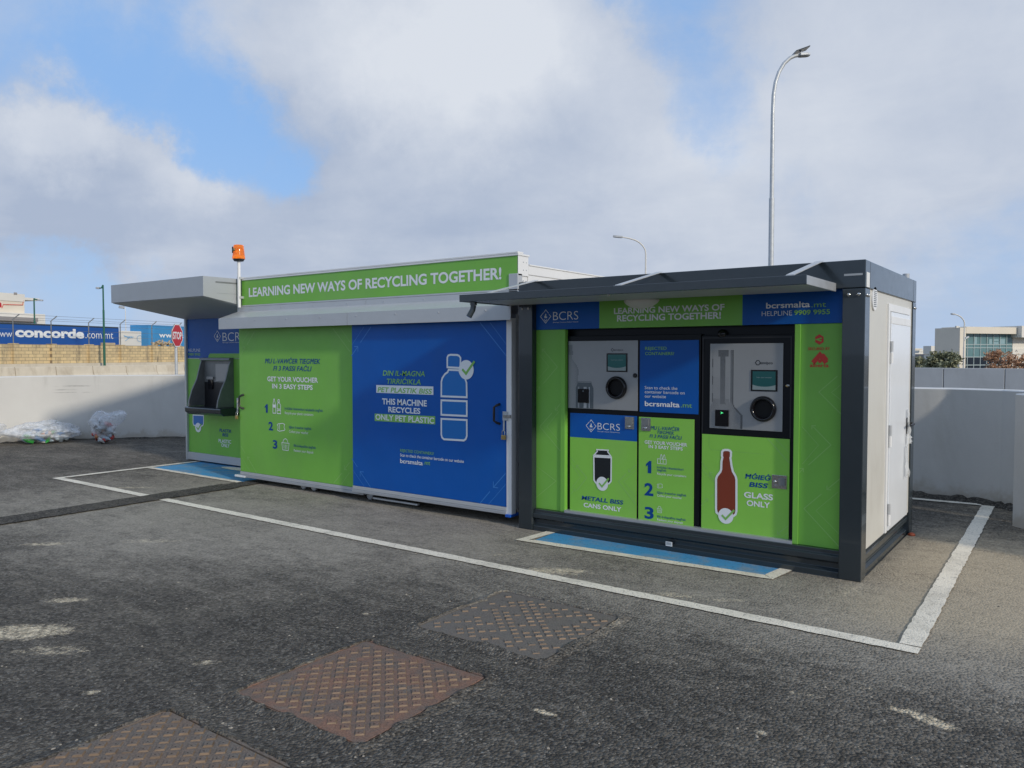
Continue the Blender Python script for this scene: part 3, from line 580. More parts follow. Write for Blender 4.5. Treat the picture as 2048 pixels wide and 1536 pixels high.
small(t_, pb, 'REJECTED CONTAINERS?', 800.7, 903.3, 868, 5.6, o, 'text_green'); small(t_, pb, 'Scan to check the container barcode on our website', 800.7, 912.6, 928, 6.0, o, 'text_white', .008)
A(pb, 'bcrsmalta', 800.7, 845.7, 927, 918.2, o, 'text_white', .014, 0, 929.4); A(pb, '.mt', 847.5, 860.7, 929.3, 920.6, o, 'text_green', .006, 0, 930)
arrow(t_, pb, [(703, 712), (716, 693)], W_, 'line_blue', .06); arrow(t_, pb, [(721, 685), (742, 654)], W_, 'line_blue'); arrow(t_, pb, [(704, 690), (728, 654)], W_*.6, 'line_blue')
arrow(t_, pb, [(960, 645), (1013, 712)], W_, 'line_blue'); arrow(t_, pb, [(980, 645), (1013, 689)], W_*.6, 'line_blue')
arrow(t_, pb, [(704, 917), (715, 934)], W_, 'line_blue'); arrow(t_, pb, [(745, 980), (720.5, 943)], W_, 'line_blue', .06); arrow(t_, pb, [(706, 940), (731, 976)], W_*.6, 'line_blue')
arrow(t_, pb, [(1012, 946), (987, 974.5)], W_, 'line_blue', .06); arrow(t_, pb, [(980, 983), (958, 1009)], W_, 'line_blue'); arrow(t_, pb, [(1012, 968), (975, 1011)], W_*.6, 'line_blue')
t_.build('graphics', bd)
def pull(pl, px, y0, y1, parent, sgn):
    u, z0 = pl.uz(px, y1); _, z1 = pl.uz(px, y0); w = lambda a, z, d: pl.w(a, z, d); e = .035*sgn
    MB().tube([w(u+e, z1, 0), w(u+e*.6, z1-.012, .035), w(u, z1-.03, .05), w(u, z0+.03, .05), w(u+e*.6, z0+.012, .035), w(u+e, z0, 0)], .013, 'rubber', 10).build('handle', parent)
pull(pg, 485, 789, 817, gd, 1); pull(pb, 994, 808, 847, bd, 1)
# hasps; the padlocks hanging in them are things of their own
def hasp(pl, px, py, parent, side):
    u, z = pl.uz(px, py); m_ = MB(); m_.pbox(pl, u-.035, u+.03, z-.045, z+.045, .012, .012, 'light_grey'); m_.pbox(pl, u-.02, u+.09*side, z-.016, z+.016, .022, .009, 'steel')
    m_.pbox(pl, u-.024, u-.006, z-.15, z-.045, .02, .012, 'light_grey'); m_.build('hasp', parent, .002); return u, z
def padlock(pl, u, z, label):
    p = pl.w(u, z, .03); r = thing('padlock', p, label, 'padlock')
    MB().pbox(pl, u-.024, u+.024, z-.05, z-.004, .040, .022, 'brass').build('lock_body', r, .004)
    MB().tube([pl.w(u-.016, z-.006, .03), pl.w(u-.016, z+.028, .03), pl.w(u-.008, z+.042, .03), pl.w(u+.008, z+.042, .03), pl.w(u+.016, z+.028, .03), pl.w(u+.016, z-.006, .03)], .0045, 'steel', 8).build('shackle', r)
u, z = hasp(pg, 478, 803, gd, .4); padlock(pg, u-.012, z-.185, 'brass padlock hanging at the left edge of the green sliding door')
u, z = hasp(pb, 1012, 832, bd, .8); padlock(pb, u-.010, z-.185, 'brass padlock hanging at the right edge of the blue sliding door')
MB().box(-7.93, -7.70, YG-.02, YG+.05, .06, .085, 'white').build('door_stop', box, .003)
def wheel(x, y, parent):
    w_ = MB(); w_.lathe((x, y-.02, .05), (0, 1, 0), [(0, 0), (.036, 0), (.048, .008), (.05, .02), (.048, .034), (.036, .042), (0, .042)], 'light_grey', 20); w_.box(x-.03, x+.03, y-.035, y+.035, .085, .13, 'galv'); w_.build('wheel', parent)
for x in (-6.62, -6.42, -5.42): wheel(x, .20, box)
MB().box(-5.30, -4.60, .12, .16, .035, .055, 'galv').build('skid', box, .003)
# left bay: panel, frame and flat canopy
pk = PY(YK); k = MB(); z_s = pk.uz(400, 716)[1]
k.pbox(pk, XL+.05, XM+.02, z_s, 2.40, 0, .03, 'blue'); k.pbox(pk, XL+.05, XM+.02, .15, z_s-.012, 0, .03, 'green'); k.pbox(pk, XL+.05, XM+.02, z_s-.0115, z_s-.0005, .004, .03, 'light_grey')
ua = pk.uz(417, 708)[0]; za = pk.uz(417, 707)[1]; k.poly2(pk, [(ua, z_s-.004), (XM, z_s-.004), (XM, za), (ua+.05, za), (ua+.01, za-.03)], .006, 'green')
bp_ = k.build('bay_panel', box, .002)
k = MB(); k.box(XL+.003, XL+.048, YK-.03, YK+.03, .02, 2.40, 'light_grey'); k.box(XL+.05, XM+.02, YK-.025, YK+.03, .03, .148, 'light_grey'); k.build('bay_frame', box, .004)
k = MB(); logo(k, pk, 435, 672.5, 6.5, 11, 445.5, 490, 680, 663, .003, 683.5, SUB)
k.text(pk, 'HELPLINE', 376.8, 401, 703, 697, .003, 'text_white', -.01, 0, 703.6); k.text(pk, '9909 9955', 376.8, 401, 711, 706, .003, 'text_green', .01, 0, 711.6)
shape(k, pk, [(386.5, 830), (386.5, 846), (388, 850), (392, 852), (402, 852.5), (406, 851), (407.5, 847), (407.5, 831)], .018, 'sky_blue', 'text_white', .003)
check_mark(k, pk, 397, 855, 6, 9.5, .006)
k.text(pk, 'PLASTIK', 439, 463.5, 864, 857.5, .003, 'text_blue', .02, .15, 865.5); k.text(pk, 'BISS', 445, 457, 872.5, 866, .003, 'text_blue', .02, .15, 873.5)
k.text(pk, 'PLASTIC', 437.5, 462.7, 885, 878, .003, 'text_white', .02, 0, 887); k.text(pk, 'ONLY', 443, 459.4, 893.5, 886.5, .003, 'text_white', .02, 0, 895)
u0, z0 = pk.uz(421, 906); u1, z1 = pk.uz(480, 840); k.line2(pk, [(u0, z1), (u0, z0), (u1, z0-.02)], .012, .0015, 'text_green')
k.build('graphics', bp_)
cn = MB(); cz0, cz1 = 2.465, 2.725
zs_ = lambda y: cz0-(y+.30)*.167
cn.prism([(XL, y, z) for y, z in ((-.30, cz0), (-.30, cz1), (DEP+.01, cz1), (DEP+.01, 2.30), (YK+.04, zs_(YK+.04)))], (-7.97-XL, 0, 0), 'canopy_grey'); cn.prism([(XL+.02, y, z) for y, z in ((-.28, zs_(-.28)-.001), (YK-.002, zs_(YK)-.001), (YK-.002, zs_(YK)-.008), (-.28, zs_(-.28)-.008))], (-8.01-XL, 0, 0), 'soffit')
cpl = PX(-7.97); cn.pbox(cpl, -.12, .22, cz1-.075, cz1-.055, .004, .004, 'grey_metal'); cn.pbox(cpl, -.10, .2, cz0+.05, cz0+.055, .003, .003, 'grey_alu')
cno = cn.build('canopy', box, .004)
for (px, py) in ((319, 621), (363, 619), (407, 617), (456, 614)):
    zz_ = cz0
    for _ in range(12): p = gnd(px, py, zz_); zz_ = zs_(p.y)-.009
    nn = Vector((0, -.165, -.986)); d_ = MB(); d_.lathe((p.x, p.y, zz_), nn, [(.055, 0), (.055, .006), (.042, .010)], 'steel', 20); d_.lathe(p+nn*.0085, nn, [(.042, 0), (0, .001)], 'downlight', 20); d_.build('downlight', cno)
# amber beacon on its pole
yb_ = YH-.05; pbk = PY(yb_); p = pbk.uz(478.5, 600); pxx = p[0]; zt2 = pbk.uz(478, 518)[1]; zt3 = pbk.uz(478, 490)[1]
bc = MB(); bc.tube([(pxx, yb_, p[1]-.10), (pxx, yb_, zt2+.01)], .022, 'white', 14); bc.box(pxx-.03, pxx+.03, yb_-.01, yb_+.09, p[1]+.02, p[1]+.05, 'light_grey'); bc.box(pxx-.03, pxx+.03, yb_-.01, yb_+.09, p[1]+.28, p[1]+.31, 'light_grey')
bo = bc.build('beacon_pole', box)
hh = zt3-zt2; k = MB(); k.lathe((pxx, yb_, zt2), (0, 0, 1), [(0, 0), (.082, 0), (.084, .02), (.078, .06), (.074, hh*.55), (.066, hh-.012), (.058, hh), (0, hh)], 'amber', 28); k.build('beacon_lens', bo)
k = MB(); k.lathe((pxx, yb_, zt2-.03), (0, 0, 1), [(0, 0), (.06, 0), (.078, .03)], 'rubber', 20); k.lathe((pxx+.015, yb_-.078, zt2+hh*.62), (0, -1, 0), [(0, 0), (.022, 0), (.02, .006), (0, .01)], 'brass', 14)
k.box(pxx-.030, pxx-.012, yb_-.082, yb_-.074, zt2+hh*.40, zt2+hh*.85, 'black_print'); k.build('beacon_base', bo)

# the machine standing in the open bay
rm = thing('reverse_vending_machine', (-9.2, YK, 0), 'grey bottle return machine with curved side wings in the shaded canopy bay', 'vending machine')
u0 = pk.uz(408, 721)[0]; u1 = pk.uz(467, 721)[0]; zt = pk.uz(420, 719)[1]; zb = pk.uz(380, 815)[1]
k = MB(); k.pbox(pk, u0+.01, u1-.01, zb, zb+.42, .012, .01, 'rubber'); k.pbox(pk, u0+.01, u1-.01, zb+.421, zt-.02, .012, .01, 'grey_metal'); bk = k.build('back_panel', rm)  # lower half black: shade of the recess put into the panel colour
k = MB(); k.pbox(pk, pk.uz(433, 728)[0], pk.uz(459, 728)[0], pk.uz(445, 762)[1], pk.uz(445, 728)[1], .018, .006, 'rvm'); k.build('notice', bk)
k = MB(); k.pbox(pk, pk.uz(419, 750)[0], pk.uz(428, 750)[0], pk.uz(420, 778)[1], pk.uz(420, 760)[1], .03, .016, 'gloss_black'); k.pbox(pk, pk.uz(417, 750)[0], pk.uz(430, 750)[0], pk.uz(420, 758)[1], pk.uz(420, 753)[1], .04, .026, 'rvm'); k.build('scanner', bk)
def wing(u):
    prof = [(0, zt+.02), (.05, zt+.0), (.08, zt-.08), (.14, zt-.30), (.22, zb+.24), (.275, zb+.08), (.29, zb-.02), (0, zb-.02)]
    k = MB(); k.prism([pk.w(u-.015, z, d) for d, z in prof], (.03, 0, 0), 'grey_metal'); return k.build('side_wing', rm, .006)
zb = PY(YK-.28).uz(380, 810)[1]; wing(u0+.01); wing(u1-.01)
k = MB(); k.prism([pk.w(u0-.004, z, d) for d, z in [(.0, zt+.03), (.075, zt+.022), (.085, zt-.01), (0, zt-.01)]], (u1-u0+.008, 0, 0), 'grey_metal'); k.build('top_lip', rm)
ut0, ut1 = PY(YK-.32).uz(369.5, 815)[0], PY(YK-.32).uz(441, 825)[0]
k = MB(); k.prism([pk.w(ut0, z, d) for d, z in [(.005, zb-.022), (.29, zb-.022), (.325, zb-.035), (.32, zb-.10), (.26, zb-.14), (.005, zb-.14)]], (ut1-ut0, 0, 0), 'anthracite'); k.build('tray', rm, .01)

# ------------------------------------------------------------------ dark framed recycling kiosk on the right
W_, Dp, H_ = 3.14, 2.13, 2.40
kiosk = thing('recycling_kiosk', (-W_/2, Dp/2, 0), 'dark grey framed recycling kiosk with green and blue front, canopy and white side door', 'kiosk')
YP, YR = .075, .11
pp = PY(YP); pr_ = PY(YR)
PW = .160
for (x0, y0) in ((-PW, 0), (-W_, 0), (-PW, Dp-PW), (-W_, Dp-PW)):
    k = MB(); k.box(x0, x0+PW, y0, y0+PW, 0, 2.19, 'anthracite')
    if y0 == 0:
        for dx in (.045, .115): k.lathe((x0+dx, 0, 2.145), (0, -1, 0), [(.012, 0), (.012, .004), (.008, .009), (0, .010)], 'steel', 10)
    if x0 > -1:
        for yy in ((.04, .10) if y0 == 0 else (Dp-.12, Dp-.05)): k.lathe((0, yy, 2.14), (1, 0, 0), [(.014, 0), (.014, .005), (.009, .012), (0, .013)], 'steel', 10)
    k.build('corner_post', kiosk, .006)
k = MB()
k.box(-W_, 0, 0, .15, 2.193, H_, 'anthracite'); k.box(-W_, 0, Dp-.15, Dp, 2.193, H_, 'anthracite'); k.box(-.15, 0, .152, Dp-.152, 2.193, H_-.001, 'anthracite'); k.box(-W_, -W_+.15, .152, Dp-.152, 2.193, H_-.001, 'anthracite')
k.box(-W_+.1, -.1, .1, Dp-.1, 2.25, 2.36, 'anthracite')
rb = k.build('roof_frame', kiosk, .006)
k = MB(); k.pbox(PX(0), .03, .13, 2.20, 2.31, .002, .002, 'sticker'); k.box(-.15, -.02, -.0015, 0, 2.285, 2.30, 'soffit'); k.build('sticker', rb)
k = MB(); k.tube([(-.05, Dp-.25, H_), (-.05, Dp-.25, H_+.05)], .03, 'light_grey', 12); k.tube([(-.06, Dp-.14, H_), (-.06, Dp-.14, H_+.03)], .02, 'anthracite', 12); k.build('roof_cap', rb)
# floor beams with their pressed profile
zt_ = .205
def beam(pts, vec, nm):
    k = MB(); k.prism(pts, vec, 'anthracite'); return k.build(nm, kiosk, .003)
prof = [(.0, .0), (.012, .0), (.012, .045), (.045, .065), (.045, .105), (.010, .125), (.010, .165), (.03, .175), (.03, zt_), (.14, zt_), (.14, 0)]
fb = beam([(-W_+PW+.001, y+.004, z) for y, z in prof], (W_-2*PW-.002, 0, 0), 'floor_beam')
beam([(-y-.004, PW+.001, z) for y, z in prof], (0, Dp-2*PW-.002, 0), 'floor_beam')
beam([(-W_+y+.004, PW+.001, z) for y, z in prof], (0, Dp-2*PW-.002, 0), 'floor_beam')
u, z = PY(.014).uz(1338, 1088); k = MB(); k.pbox(PY(.014), u-.030, u+.030, z-.018, z+.020, .003, .003, 'sticker')
for dz in (-.008, .001, .009): k.poly2(PY(.014), [(u-.024, z+dz), (u+.022, z+dz), (u+.022, z+dz+.004), (u-.024, z+dz+.004)], .0036, 'grey_print')
k.build('rating_plate', fb)
k = MB(); k.box(-W_+.03, -W_+.06, PW, Dp-PW, zt_, 2.193, 'cream'); k.box(-W_+PW, -PW, Dp-.06, Dp-.03, .1, 2.193, 'cream'); k.build('rear_wall', kiosk)
# right end wall, vent and door
ps = PX(-.012)
k = MB(); k.pbox(ps, PW+.002, Dp-PW-.002, zt_+.002, 2.192, 0, .03, 'cream'); sw = k.build('end_wall', kiosk)
cu, cz = ps.uz(1747, 597.5); k = MB(); cv = [(cu+.088*math.cos(2*math.pi*i/32), cz+.090*math.sin(2*math.pi*i/32)) for i in range(32)]
k.prism([ps.w(a, b_, .0) for a, b_ in cv], ps.N*.012, 'white'); 
for i in range(9): k.pbox(ps, cu-.045, cu+.045, cz-.062+i*.0145, cz-.062+i*.0145+.006, .014, .003, 'grey_print')
k.build('vent', sw)
yd0 = ps.uz(1771, 840)[0]; yd1 = ps.uz(1814, 840)[0]; zd1 = ps.uz(1775, 607)[1]; zd0 = ps.uz(1768, 1066)[1]
k = MB()
for (a, b_, c_, e) in ((yd0, yd0+.055, zd0, zd1), (yd1-.045, yd1, zd0, zd1), (yd0+.056, yd1-.046, zd1-.06, zd1)): k.pbox(ps, a, b_, c_, e, .014, .02, 'white')
k.build('door_frame', kiosk, .003)
k = MB(); k.pbox(ps, yd0+.060, yd1-.050, zd0+.012, zd1-.066, .022, .02, 'door_white'); k.pbox(ps, yd0+.062, yd1-.052, zd1-.165, zd1-.10, .026, .01, 'white'); dr = k.build('side_door', kiosk, .004)
for zz in (1.72, 1.02, .36):
    k = MB(); y_ = yd0+.060; k.tube([ps.w(y_, zz-.09, .028), ps.w(y_, zz-.003, .028)], .012, 'white', 10); k.tube([ps.w(y_, zz+.003, .028), ps.w(y_, zz+.09, .028)], .012, 'light_grey', 10); k.build('hinge', dr)
uh, zh = ps.uz(1808, 846); k = MB(); k.tube([ps.w(uh, zh, .02), ps.w(uh, zh, .075), ps.w(uh-.03, zh-.003, .085), ps.w(uh-.14, zh-.012, .08)], [.012, .012, .011, .009], 'rubber', 10); k.pbox(ps, uh-.02, uh+.02, zh-.10, zh+.05, .028, .01, 'rubber'); k.build('handle', dr)
def film(cy, cz, w, h, seed):           # torn clear film hanging from the door
    rr = random.Random(seed); k = MB(); n = 7; v = []
    for j in range(n):
        for i in range(5): v.append(ps.w(cy+(i/4-.5)*w*(1-.35*j/(n-1)*rr.random()), cz-h*j/(n-1)*(1-.1*rr.random()), .03+.035*rr.random()*(j/(n-1)+.2)))
    k.add(v, [(j*5+i, j*5+i+1, (j+1)*5+i+1, (j+1)*5+i) for j in range(n-1) for i in range(4)], 'film', True); k.build('torn_film', dr)
M['film'] = mat('clear_film', (.75, .77, .78), .18); M['film'].node_tree.nodes['Principled BSDF'].inputs['Alpha'].default_value = .55
film(uh-.01, zh+.13, .10, .32, 3); film(uh-.07, zh-.20, .12, .30, 5); film(uh+.01, zh+.02, .07, .16, 8)
k = MB(); k.lathe((.03, Dp-.21, 0), (0, 0, 1), [(0, 0), (.034, 0), (.031, .015), (.015, .026), (0, .026)], 'orange_plastic', 10); tag(k.build('orange_cap'), 'small orange plastic cap lying at the foot of the rear corner post', 'litter')
# front: side panels, header, opening
xo0 = pp.uz(1131, 850)[0]; xo1 = pp.uz(1588, 850)[0]; zh0 = pp.uz(1340, 653.5)[1]; zop = pp.uz(1340, 1070)[1]
x0p, x1p = -W_+PW-.005, -PW+.005
k = MB(); k.pbox(pp, x0p, xo0, zt_+.001, zh0-.002, 0, .04, 'green'); k.pbox(pp, xo0-.05, xo0, zt_+.001, zh0-.004, .012, .010, 'green'); spl = k.build('side_panel', kiosk, .003)
k = MB(); k.pbox(pp, xo1, x1p, zt_+.001, zh0-.002, 0, .04, 'green'); k.pbox(pp, xo1, xo1+.045, zt_+.001, zh0-.004, .012, .010, 'green'); spr = k.build('side_panel', kiosk, .003)
xa = pp.uz(1199, 640)[0]; xb = pp.uz(1485, 640)[0]
k = MB(); k.pbox(pp, x0p, xa-.0006, zh0, 2.192, .004, .04, 'blue'); k.pbox(pp, xa, xb, zh0, 2.192, .004, .04, 'green'); k.pbox(pp, xb+.0006, x1p, zh0, 2.192, .004, .04, 'blue'); hs = k.build('header_sign', kiosk)
k = MB(); A = k.text; o = .006
logo(k, pp, 1092, 633, 10.5, 13.5, 1106.8, 1157, 640, 623.5, o, 639, SUB)
A(pp, 'LEARNING NEW WAYS OF', 1228.5, 1449.4, 628, 616, o, 'text_white', .026, 0, 620.8); A(pp, 'RECYCLING TOGETHER!', 1234.7, 1442.4, 643.4, 630.6, o, 'text_white', .026, 0, 637)
A(pp, 'bcrsmalta', 1532.6, 1620.5, 617, 605.2, o, 'text_white', .02, 0, 614.4); A(pp, '.mt', 1623, 1652.5, 614.6, 604, o, 'text_green', .004, 0, 613.6)
A(pp, 'HELPLINE', 1524, 1584.5, 632.2, 622.8, o, 'text_white', -.008, 0, 630.6); A(pp, '9909 9955', 1588.7, 1660.4, 630.4, 620.6, o, 'text_green', .022, 0, 628)
k.build('lettering', hs)
k = MB(); o = .0145
lw = .007
for pts, w_, hd_ in (([(1066, 685), (1079, 690)], lw, 0), ([(1112, 707), (1085, 698)], lw, .03),):
    pass
def zig(k, pts, m='line_green', w_=lw, head=0, off=.0016, pl=pp): arrow(k, pl, pts, w_, m, head, off)
k2 = MB()
zig(k2, [(1066, 677), (1079, 690)], w_=.006); zig(k2, [(1087, 767), (1115, 734), (1085, 698)], head=.03); zig(k2, [(1066, 693), (1098, 733), (1064, 773)], w_=.004); zig(k2, [(1064, 793), (1080, 774)], head=.03)
zig(k2, [(1127, 800), (1111, 820)], head=.03); zig(k2, [(1104, 826), (1080, 853), (1126, 908)]); zig(k2, [(1118, 823), (1094, 853), (1119, 883)], w_=.004); zig(k2, [(1064, 925), (1112, 962), (1066, 1000)], w_=.006)
k2.build('graphics', spl)
k2 = MB()
zig(k2, [(1675, 752), (1638, 784), (1692, 838)]); zig(k2, [(1688, 764), (1663, 785), (1692, 808)], w_=.004); 
zig(k2, [(1617, 930), (1662, 890), (1624, 851)], head=.03); zig(k2, [(1605, 928), (1637, 890), (1604, 853)], w_=.004); zig(k2, [(1591, 953), (1607, 937)], head=.03)
zig(k2, [(1689, 950), (1654, 979)], head=.03); zig(k2, [(1643, 988), (1608, 1017), (1690, 1106)]); zig(k2, [(1676, 984), (1632, 1021), (1690, 1080)], w_=.004)
hx = [pp.uz(1639+9.6*math.sin(a), 679+10.5*math.cos(a)) for a in [i*math.pi/3 for i in range(6)]]
k2.poly2(pp, hx, .002, 'red_print'); k2.line2(pp, [pp.uz(1644, 676), pp.uz(1634, 679), pp.uz(1643, 682)], .010, .0032, 'green')
k2.text(pp, 'SECURED BY', 1616.5, 1660, 700.3, 694.8, .002, 'red_print', .02, 0, 700); 
k2.line2(pp, [pp.uz(1626, 725.5), pp.uz(1640, 710), pp.uz(1653, 725.5)], .036, .002, 'red_print'); k2.line2(pp, [pp.uz(1641.5, 710), pp.uz(1647, 710), pp.uz(1655, 720)], .020, .0032, 'red_print'); k2.disc2(pp, pp.uz(1640, 722.5), .014, .014, .0035, 'red_print', 16)
k2.text(pp, 'alberta', 1619.5, 1657.5, 734.6, 727, .002, 'red_print', .02, 0, 734)
k2.build('graphics', spr)
k = MB(); k.box(xo0, xo1, .16, .55, zt_+.02, zh0, 'black'); k.box(xo0, xo1, .055, .16, zt_-.005, zt_+.022, 'grey_alu'); k.box(xo0-.012, xo0-.002, YP+.002, .16, zt_+.02, zh0-.003, 'black'); k.build('opening_surround', kiosk)
u, z = pr_.uz(1443, 668); k = MB(); k.lathe((u, .158, z), (0, -1, 0), [(.04, 0), (.04, .03), (.034, .05), (.018, .062), (0, .066)], 'gloss_black', 20); k.build('dome_camera', kiosk)
# canopy with its struts and lamp
k = MB(); zc0, zc1 = 2.172, 2.236; yc = -.78; xc0, xc1 = -3.235, -.205
k.box(xc0, xc1, yc, yc+.02, zc0, zc1, 'anthracite'); k.box(xc0, xc0+.02, yc+.021, -.002, zc0, zc1, 'anthracite'); k.box(xc1-.02, xc1, yc+.021, -.002, zc0, zc1-.001, 'grey_alu')  # right end pale: its sunlit tone put into the colour
k.box(xc0+.021, xc1-.021, yc+.021, -.002, zc0+.008, zc0+.02, 'soffit'); k.box(xc0+.021, xc1-.021, yc+.021, -.002, zc1-.022, zc1-.012, 'anthracite'); cno = k.build('canopy', kiosk, .003)
for (pa, pb_) in (((1655, 522), (1563, 552)), ((1337, 545), (1217, 572.5)), ((1090, 561), (957, 588.5))):
    xa_ = PY(0).uz(*pa)[0]; xb_ = PY(yc+.03).uz(*pb_)[0]; xm = (xa_+xb_)/2
    a_ = Vector((xm, -.002, H_+.004)); b_ = Vector((xm, yc+.04, zc1+.004)); q = Vector((.028, 0, 0)); k = MB()
    k.add([a_-q, a_+q, b_+q, b_-q], [(0, 1, 2, 3)], 'light_grey'); k.v[-4:] = k.v[-4:]
    n_ = (b_-a_).cross(q).normalized()*.006
    k = MB(); k.prism([a_-q, a_+q, b_+q, b_-q], n_ if n_.z > 0 else -n_, 'light_grey'); k.box(xm-.03, xm+.03, yc+.02, yc+.07, zc1, zc1+.003, 'light_grey'); k.build('strut', cno)
p = gnd(1291, 603, zc0); k = MB(); k.lathe((p.x, p.y, zc0+.008), (0, 0, -1), [(.19, 0), (.19, .012), (.175, .03), (.13, .062), (.07, .078), (0, .082)], 'lens', 36); k.build('canopy_lamp', cno)
k = MB(); px_ = PY(yc+.06).uz(947, 612)[0]; k.tube([(px_, yc+.06, zc0), (px_, yc+.06, zc0-.03)], .032, 'anthracite', 14); k.tube([(px_, yc+.06, zc0-.03), (px_-.005, yc+.055, zc0-.07), (px_-.03, yc+.03, zc0-.135)], .026, 'anthracite', 14); k.build('security_camera', cno)
u, z = PY(yc).uz(1214, 590); k = MB(); k.lathe((u, yc+.03, zc0), (0, 0, -1), [(.010, 0), (.010, .012), (0, .014)], 'steel', 8); k.build('canopy_bolt', cno)
def latch(pl, x0, y0, x1, y1, off, parent, side=False):
    a, d = pl.uz(x0, y1); b_, c_ = pl.uz(x1, y0); w_, h_ = b_-a, c_-d; k = MB()
    k.pbox(pl, a, b_, d, c_, off+.008, .008, 'steel')
    if side: k.pbox(pl, a+.46*w_, a+.90*w_, d+.22*h_, d+.80*h_, off+.016, .008, 'grey_metal'); k.lathe(pl.w(a+.24*w_, d+.5*h_, off+.008), pl.N, [(.012, 0), (.012, .01), (.004, .012), (0, .012)], 'steel', 14); k.pbox(pl, a+.20*w_, a+.40*w_, d+.16*h_, d+.28*h_, off+.012, .004, 'steel')
    else: k.pbox(pl, a+.16*w_, a+.84*w_, d+.40*h_, d+.92*h_, off+.016, .008, 'grey_metal'); k.lathe(pl.w(a+.5*w_, d+.2*h_, off+.008), pl.N, [(.012, 0), (.012, .01), (.004, .012), (0, .012)], 'steel', 14); k.pbox(pl, a+.12*w_, a+.3*w_, d+.14*h_, d+.26*h_, off+.012, .004, 'steel')
    k.build('latch', parent, .002)
def rect(pl, tl, tr, br, bl):
    q = [pl.uz(*p) for p in (tl, tr, br, bl)]; return ((q[0][0]+q[3][0])/2, (q[1][0]+q[2][0])/2, (q[2][1]+q[3][1])/2, (q[0][1]+q[1][1])/2)
def intake(pl, px, py, rpx, parent, rpy=None):
    u, z = pl.uz(px, py); u2, _ = pl.uz(px+rpx, py); _, z2 = pl.uz(px, py-(rpy or rpx)); r = ((u2-u)+(z2-z))/2; k = MB(); c_ = pl.w(u, z, .006)
    k.lathe(c_, pl.N, [(r, 0), (r, .012), (r*.97, .026), (r*.90, .036), (r*.80, .036), (r*.72, .028), (r*.67, .008), (r*.66, .0015)], 'gloss_black', 48); ro = k.build('intake_ring', parent)
    k = MB(); k.lathe(c_, pl.N, [(r*.66, .0015), (0, .0012)], 'hole', 32); k.build('intake_hole', ro)
def screen(pl, x0, y0, x1, y1, parent):
    a, d = pl.uz(x0, y1); b_, c_ = pl.uz(x1, y0); w_, h_ = b_-a, c_-d; k = MB(); k.pbox(pl, a, b_, d, c_, .010, .006, 'gloss_black'); so = k.build('screen_frame', parent, .002)
    k = MB(); e = .07; q = lambda s_, t2: (a+w_*(e+s_*(1-2*e)), d+h_*(e+t2*(1-2*e)))
    arc = [q(i/12, .17-.10*(1-(2*i/12-1)**2)+.10) for i in range(13)]
    k.poly2(pl, [q(0, 1), arc[0]]+arc[1:]+[q(1, 1)], .0105, 'screen'); k.poly2(pl, [q(0, 0), q(1, 0)]+arc[::-1], .0105, 'screen_pale')
    k.text(pl, 'Insert your containers', 0, 0, 0, 0, .0112, 'screen_pale', at_uz=(*[q(.18, 0)[0], q(.84, 0)[0]], q(0, .64)[1], .06*h_)); k.build('display', so)
def halftone(pl, prof, x_of, z0, z1, off, m, nz, step, tone):
    k = MB()
    for j in range(nz):
        v = (j+.5)/nz; z = z0+(z1-z0)*v; hw = prof(v)
        n_ = int(hw/step)
        for i in range(-n_, n_+1):
            u = x_of+i*step; s_ = tone(i*step/max(hw, 1e-4), v)*step*.40
            if s_ > .0006 and u > LIM[0] and u < LIM[1]: k.poly2(pl, [(u-s_, z-s_), (u+s_, z-s_), (u+s_, z+s_), (u-s_, z+s_)], off, m)
    return k
# --- left machine: cans
YF = YR
r1 = thing('reverse_vending_machine', (-2.1, .4, 0), 'silver can return machine with a blue info panel, left of two in the dark kiosk', 'vending machine')
xm0 = pr_.uz(1134, 900)[0]; xm1 = pr_.uz(1401, 900)[0]; xm2 = pr_.uz(1590, 900)[0]; zm0 = zt_+.03; zm1 = pr_.uz(1270, 670)[1]
k = MB(); k.box(xm0, xm1-.004, YR+.001, .5, zm0, zm1, 'black'); k.build('cabinet', r1, .004)
X0, X1, Z0, Z1 = rect(pr_, (1137.7, 682), (1277, 681), (1275.4, 821.7), (1137, 816)); LIM = (X0+.004, X1-.01)
k = MB(); k.pbox(pr_, X0, X1, Z0, Z1, .006, .004, 'rvm'); fp = k.build('front_panel', r1, .002)
uc, zc_ = pr_.uz(1137.5, 690); um = pr_.uz(1160, 740)[0]-uc
def bprof(v):                            # bottle outline, bottom to top
    y = 1-v
    if y < .10: return um*.42
    if y < .16: return um*.50
    if y < .22: return um*.38
    if y < .45: return um*(.42+.58*math.sin((y-.22)/.23*math.pi/2))
    if y < .72: return um*(1.0-.10*math.sin((y-.45)/.27*math.pi))
    return um*.97
halftone(pr_, bprof, uc-.01, Z0+.005, zc_, .0068, 'grey_print', 62, .0085, lambda s_, v: (.85 if v > .84 else min(.9, .34+.6*abs(s_)**4))).build('bottle_print', fp)
ca, cb = pr_.uz(1152.5, 790)[0], pr_.uz(1187.5, 790)[0]; cz = pr_.uz(1170, 763)[1]; k = MB(); w_ = cb-ca
k.poly2(pr_, [(ca, Z0+.004), (cb, Z0+.004), (cb, cz-.06), (cb-.10*w_, cz-.02), (cb-.12*w_, cz), (ca+.12*w_, cz), (ca+.10*w_, cz-.02), (ca, cz-.06)], .0074, 'grey_print')
for f, g_, mm in ((.12, .20, 'rvm'), (.45, .62, 'soffit'), (.74, .80, 'grey_alu')): k.poly2(pr_, [(ca+f*w_, Z0+.006), (ca+g_*w_, Z0+.006), (ca+g_*w_, cz-.05), (ca+f*w_, cz-.05)], .0080, mm)
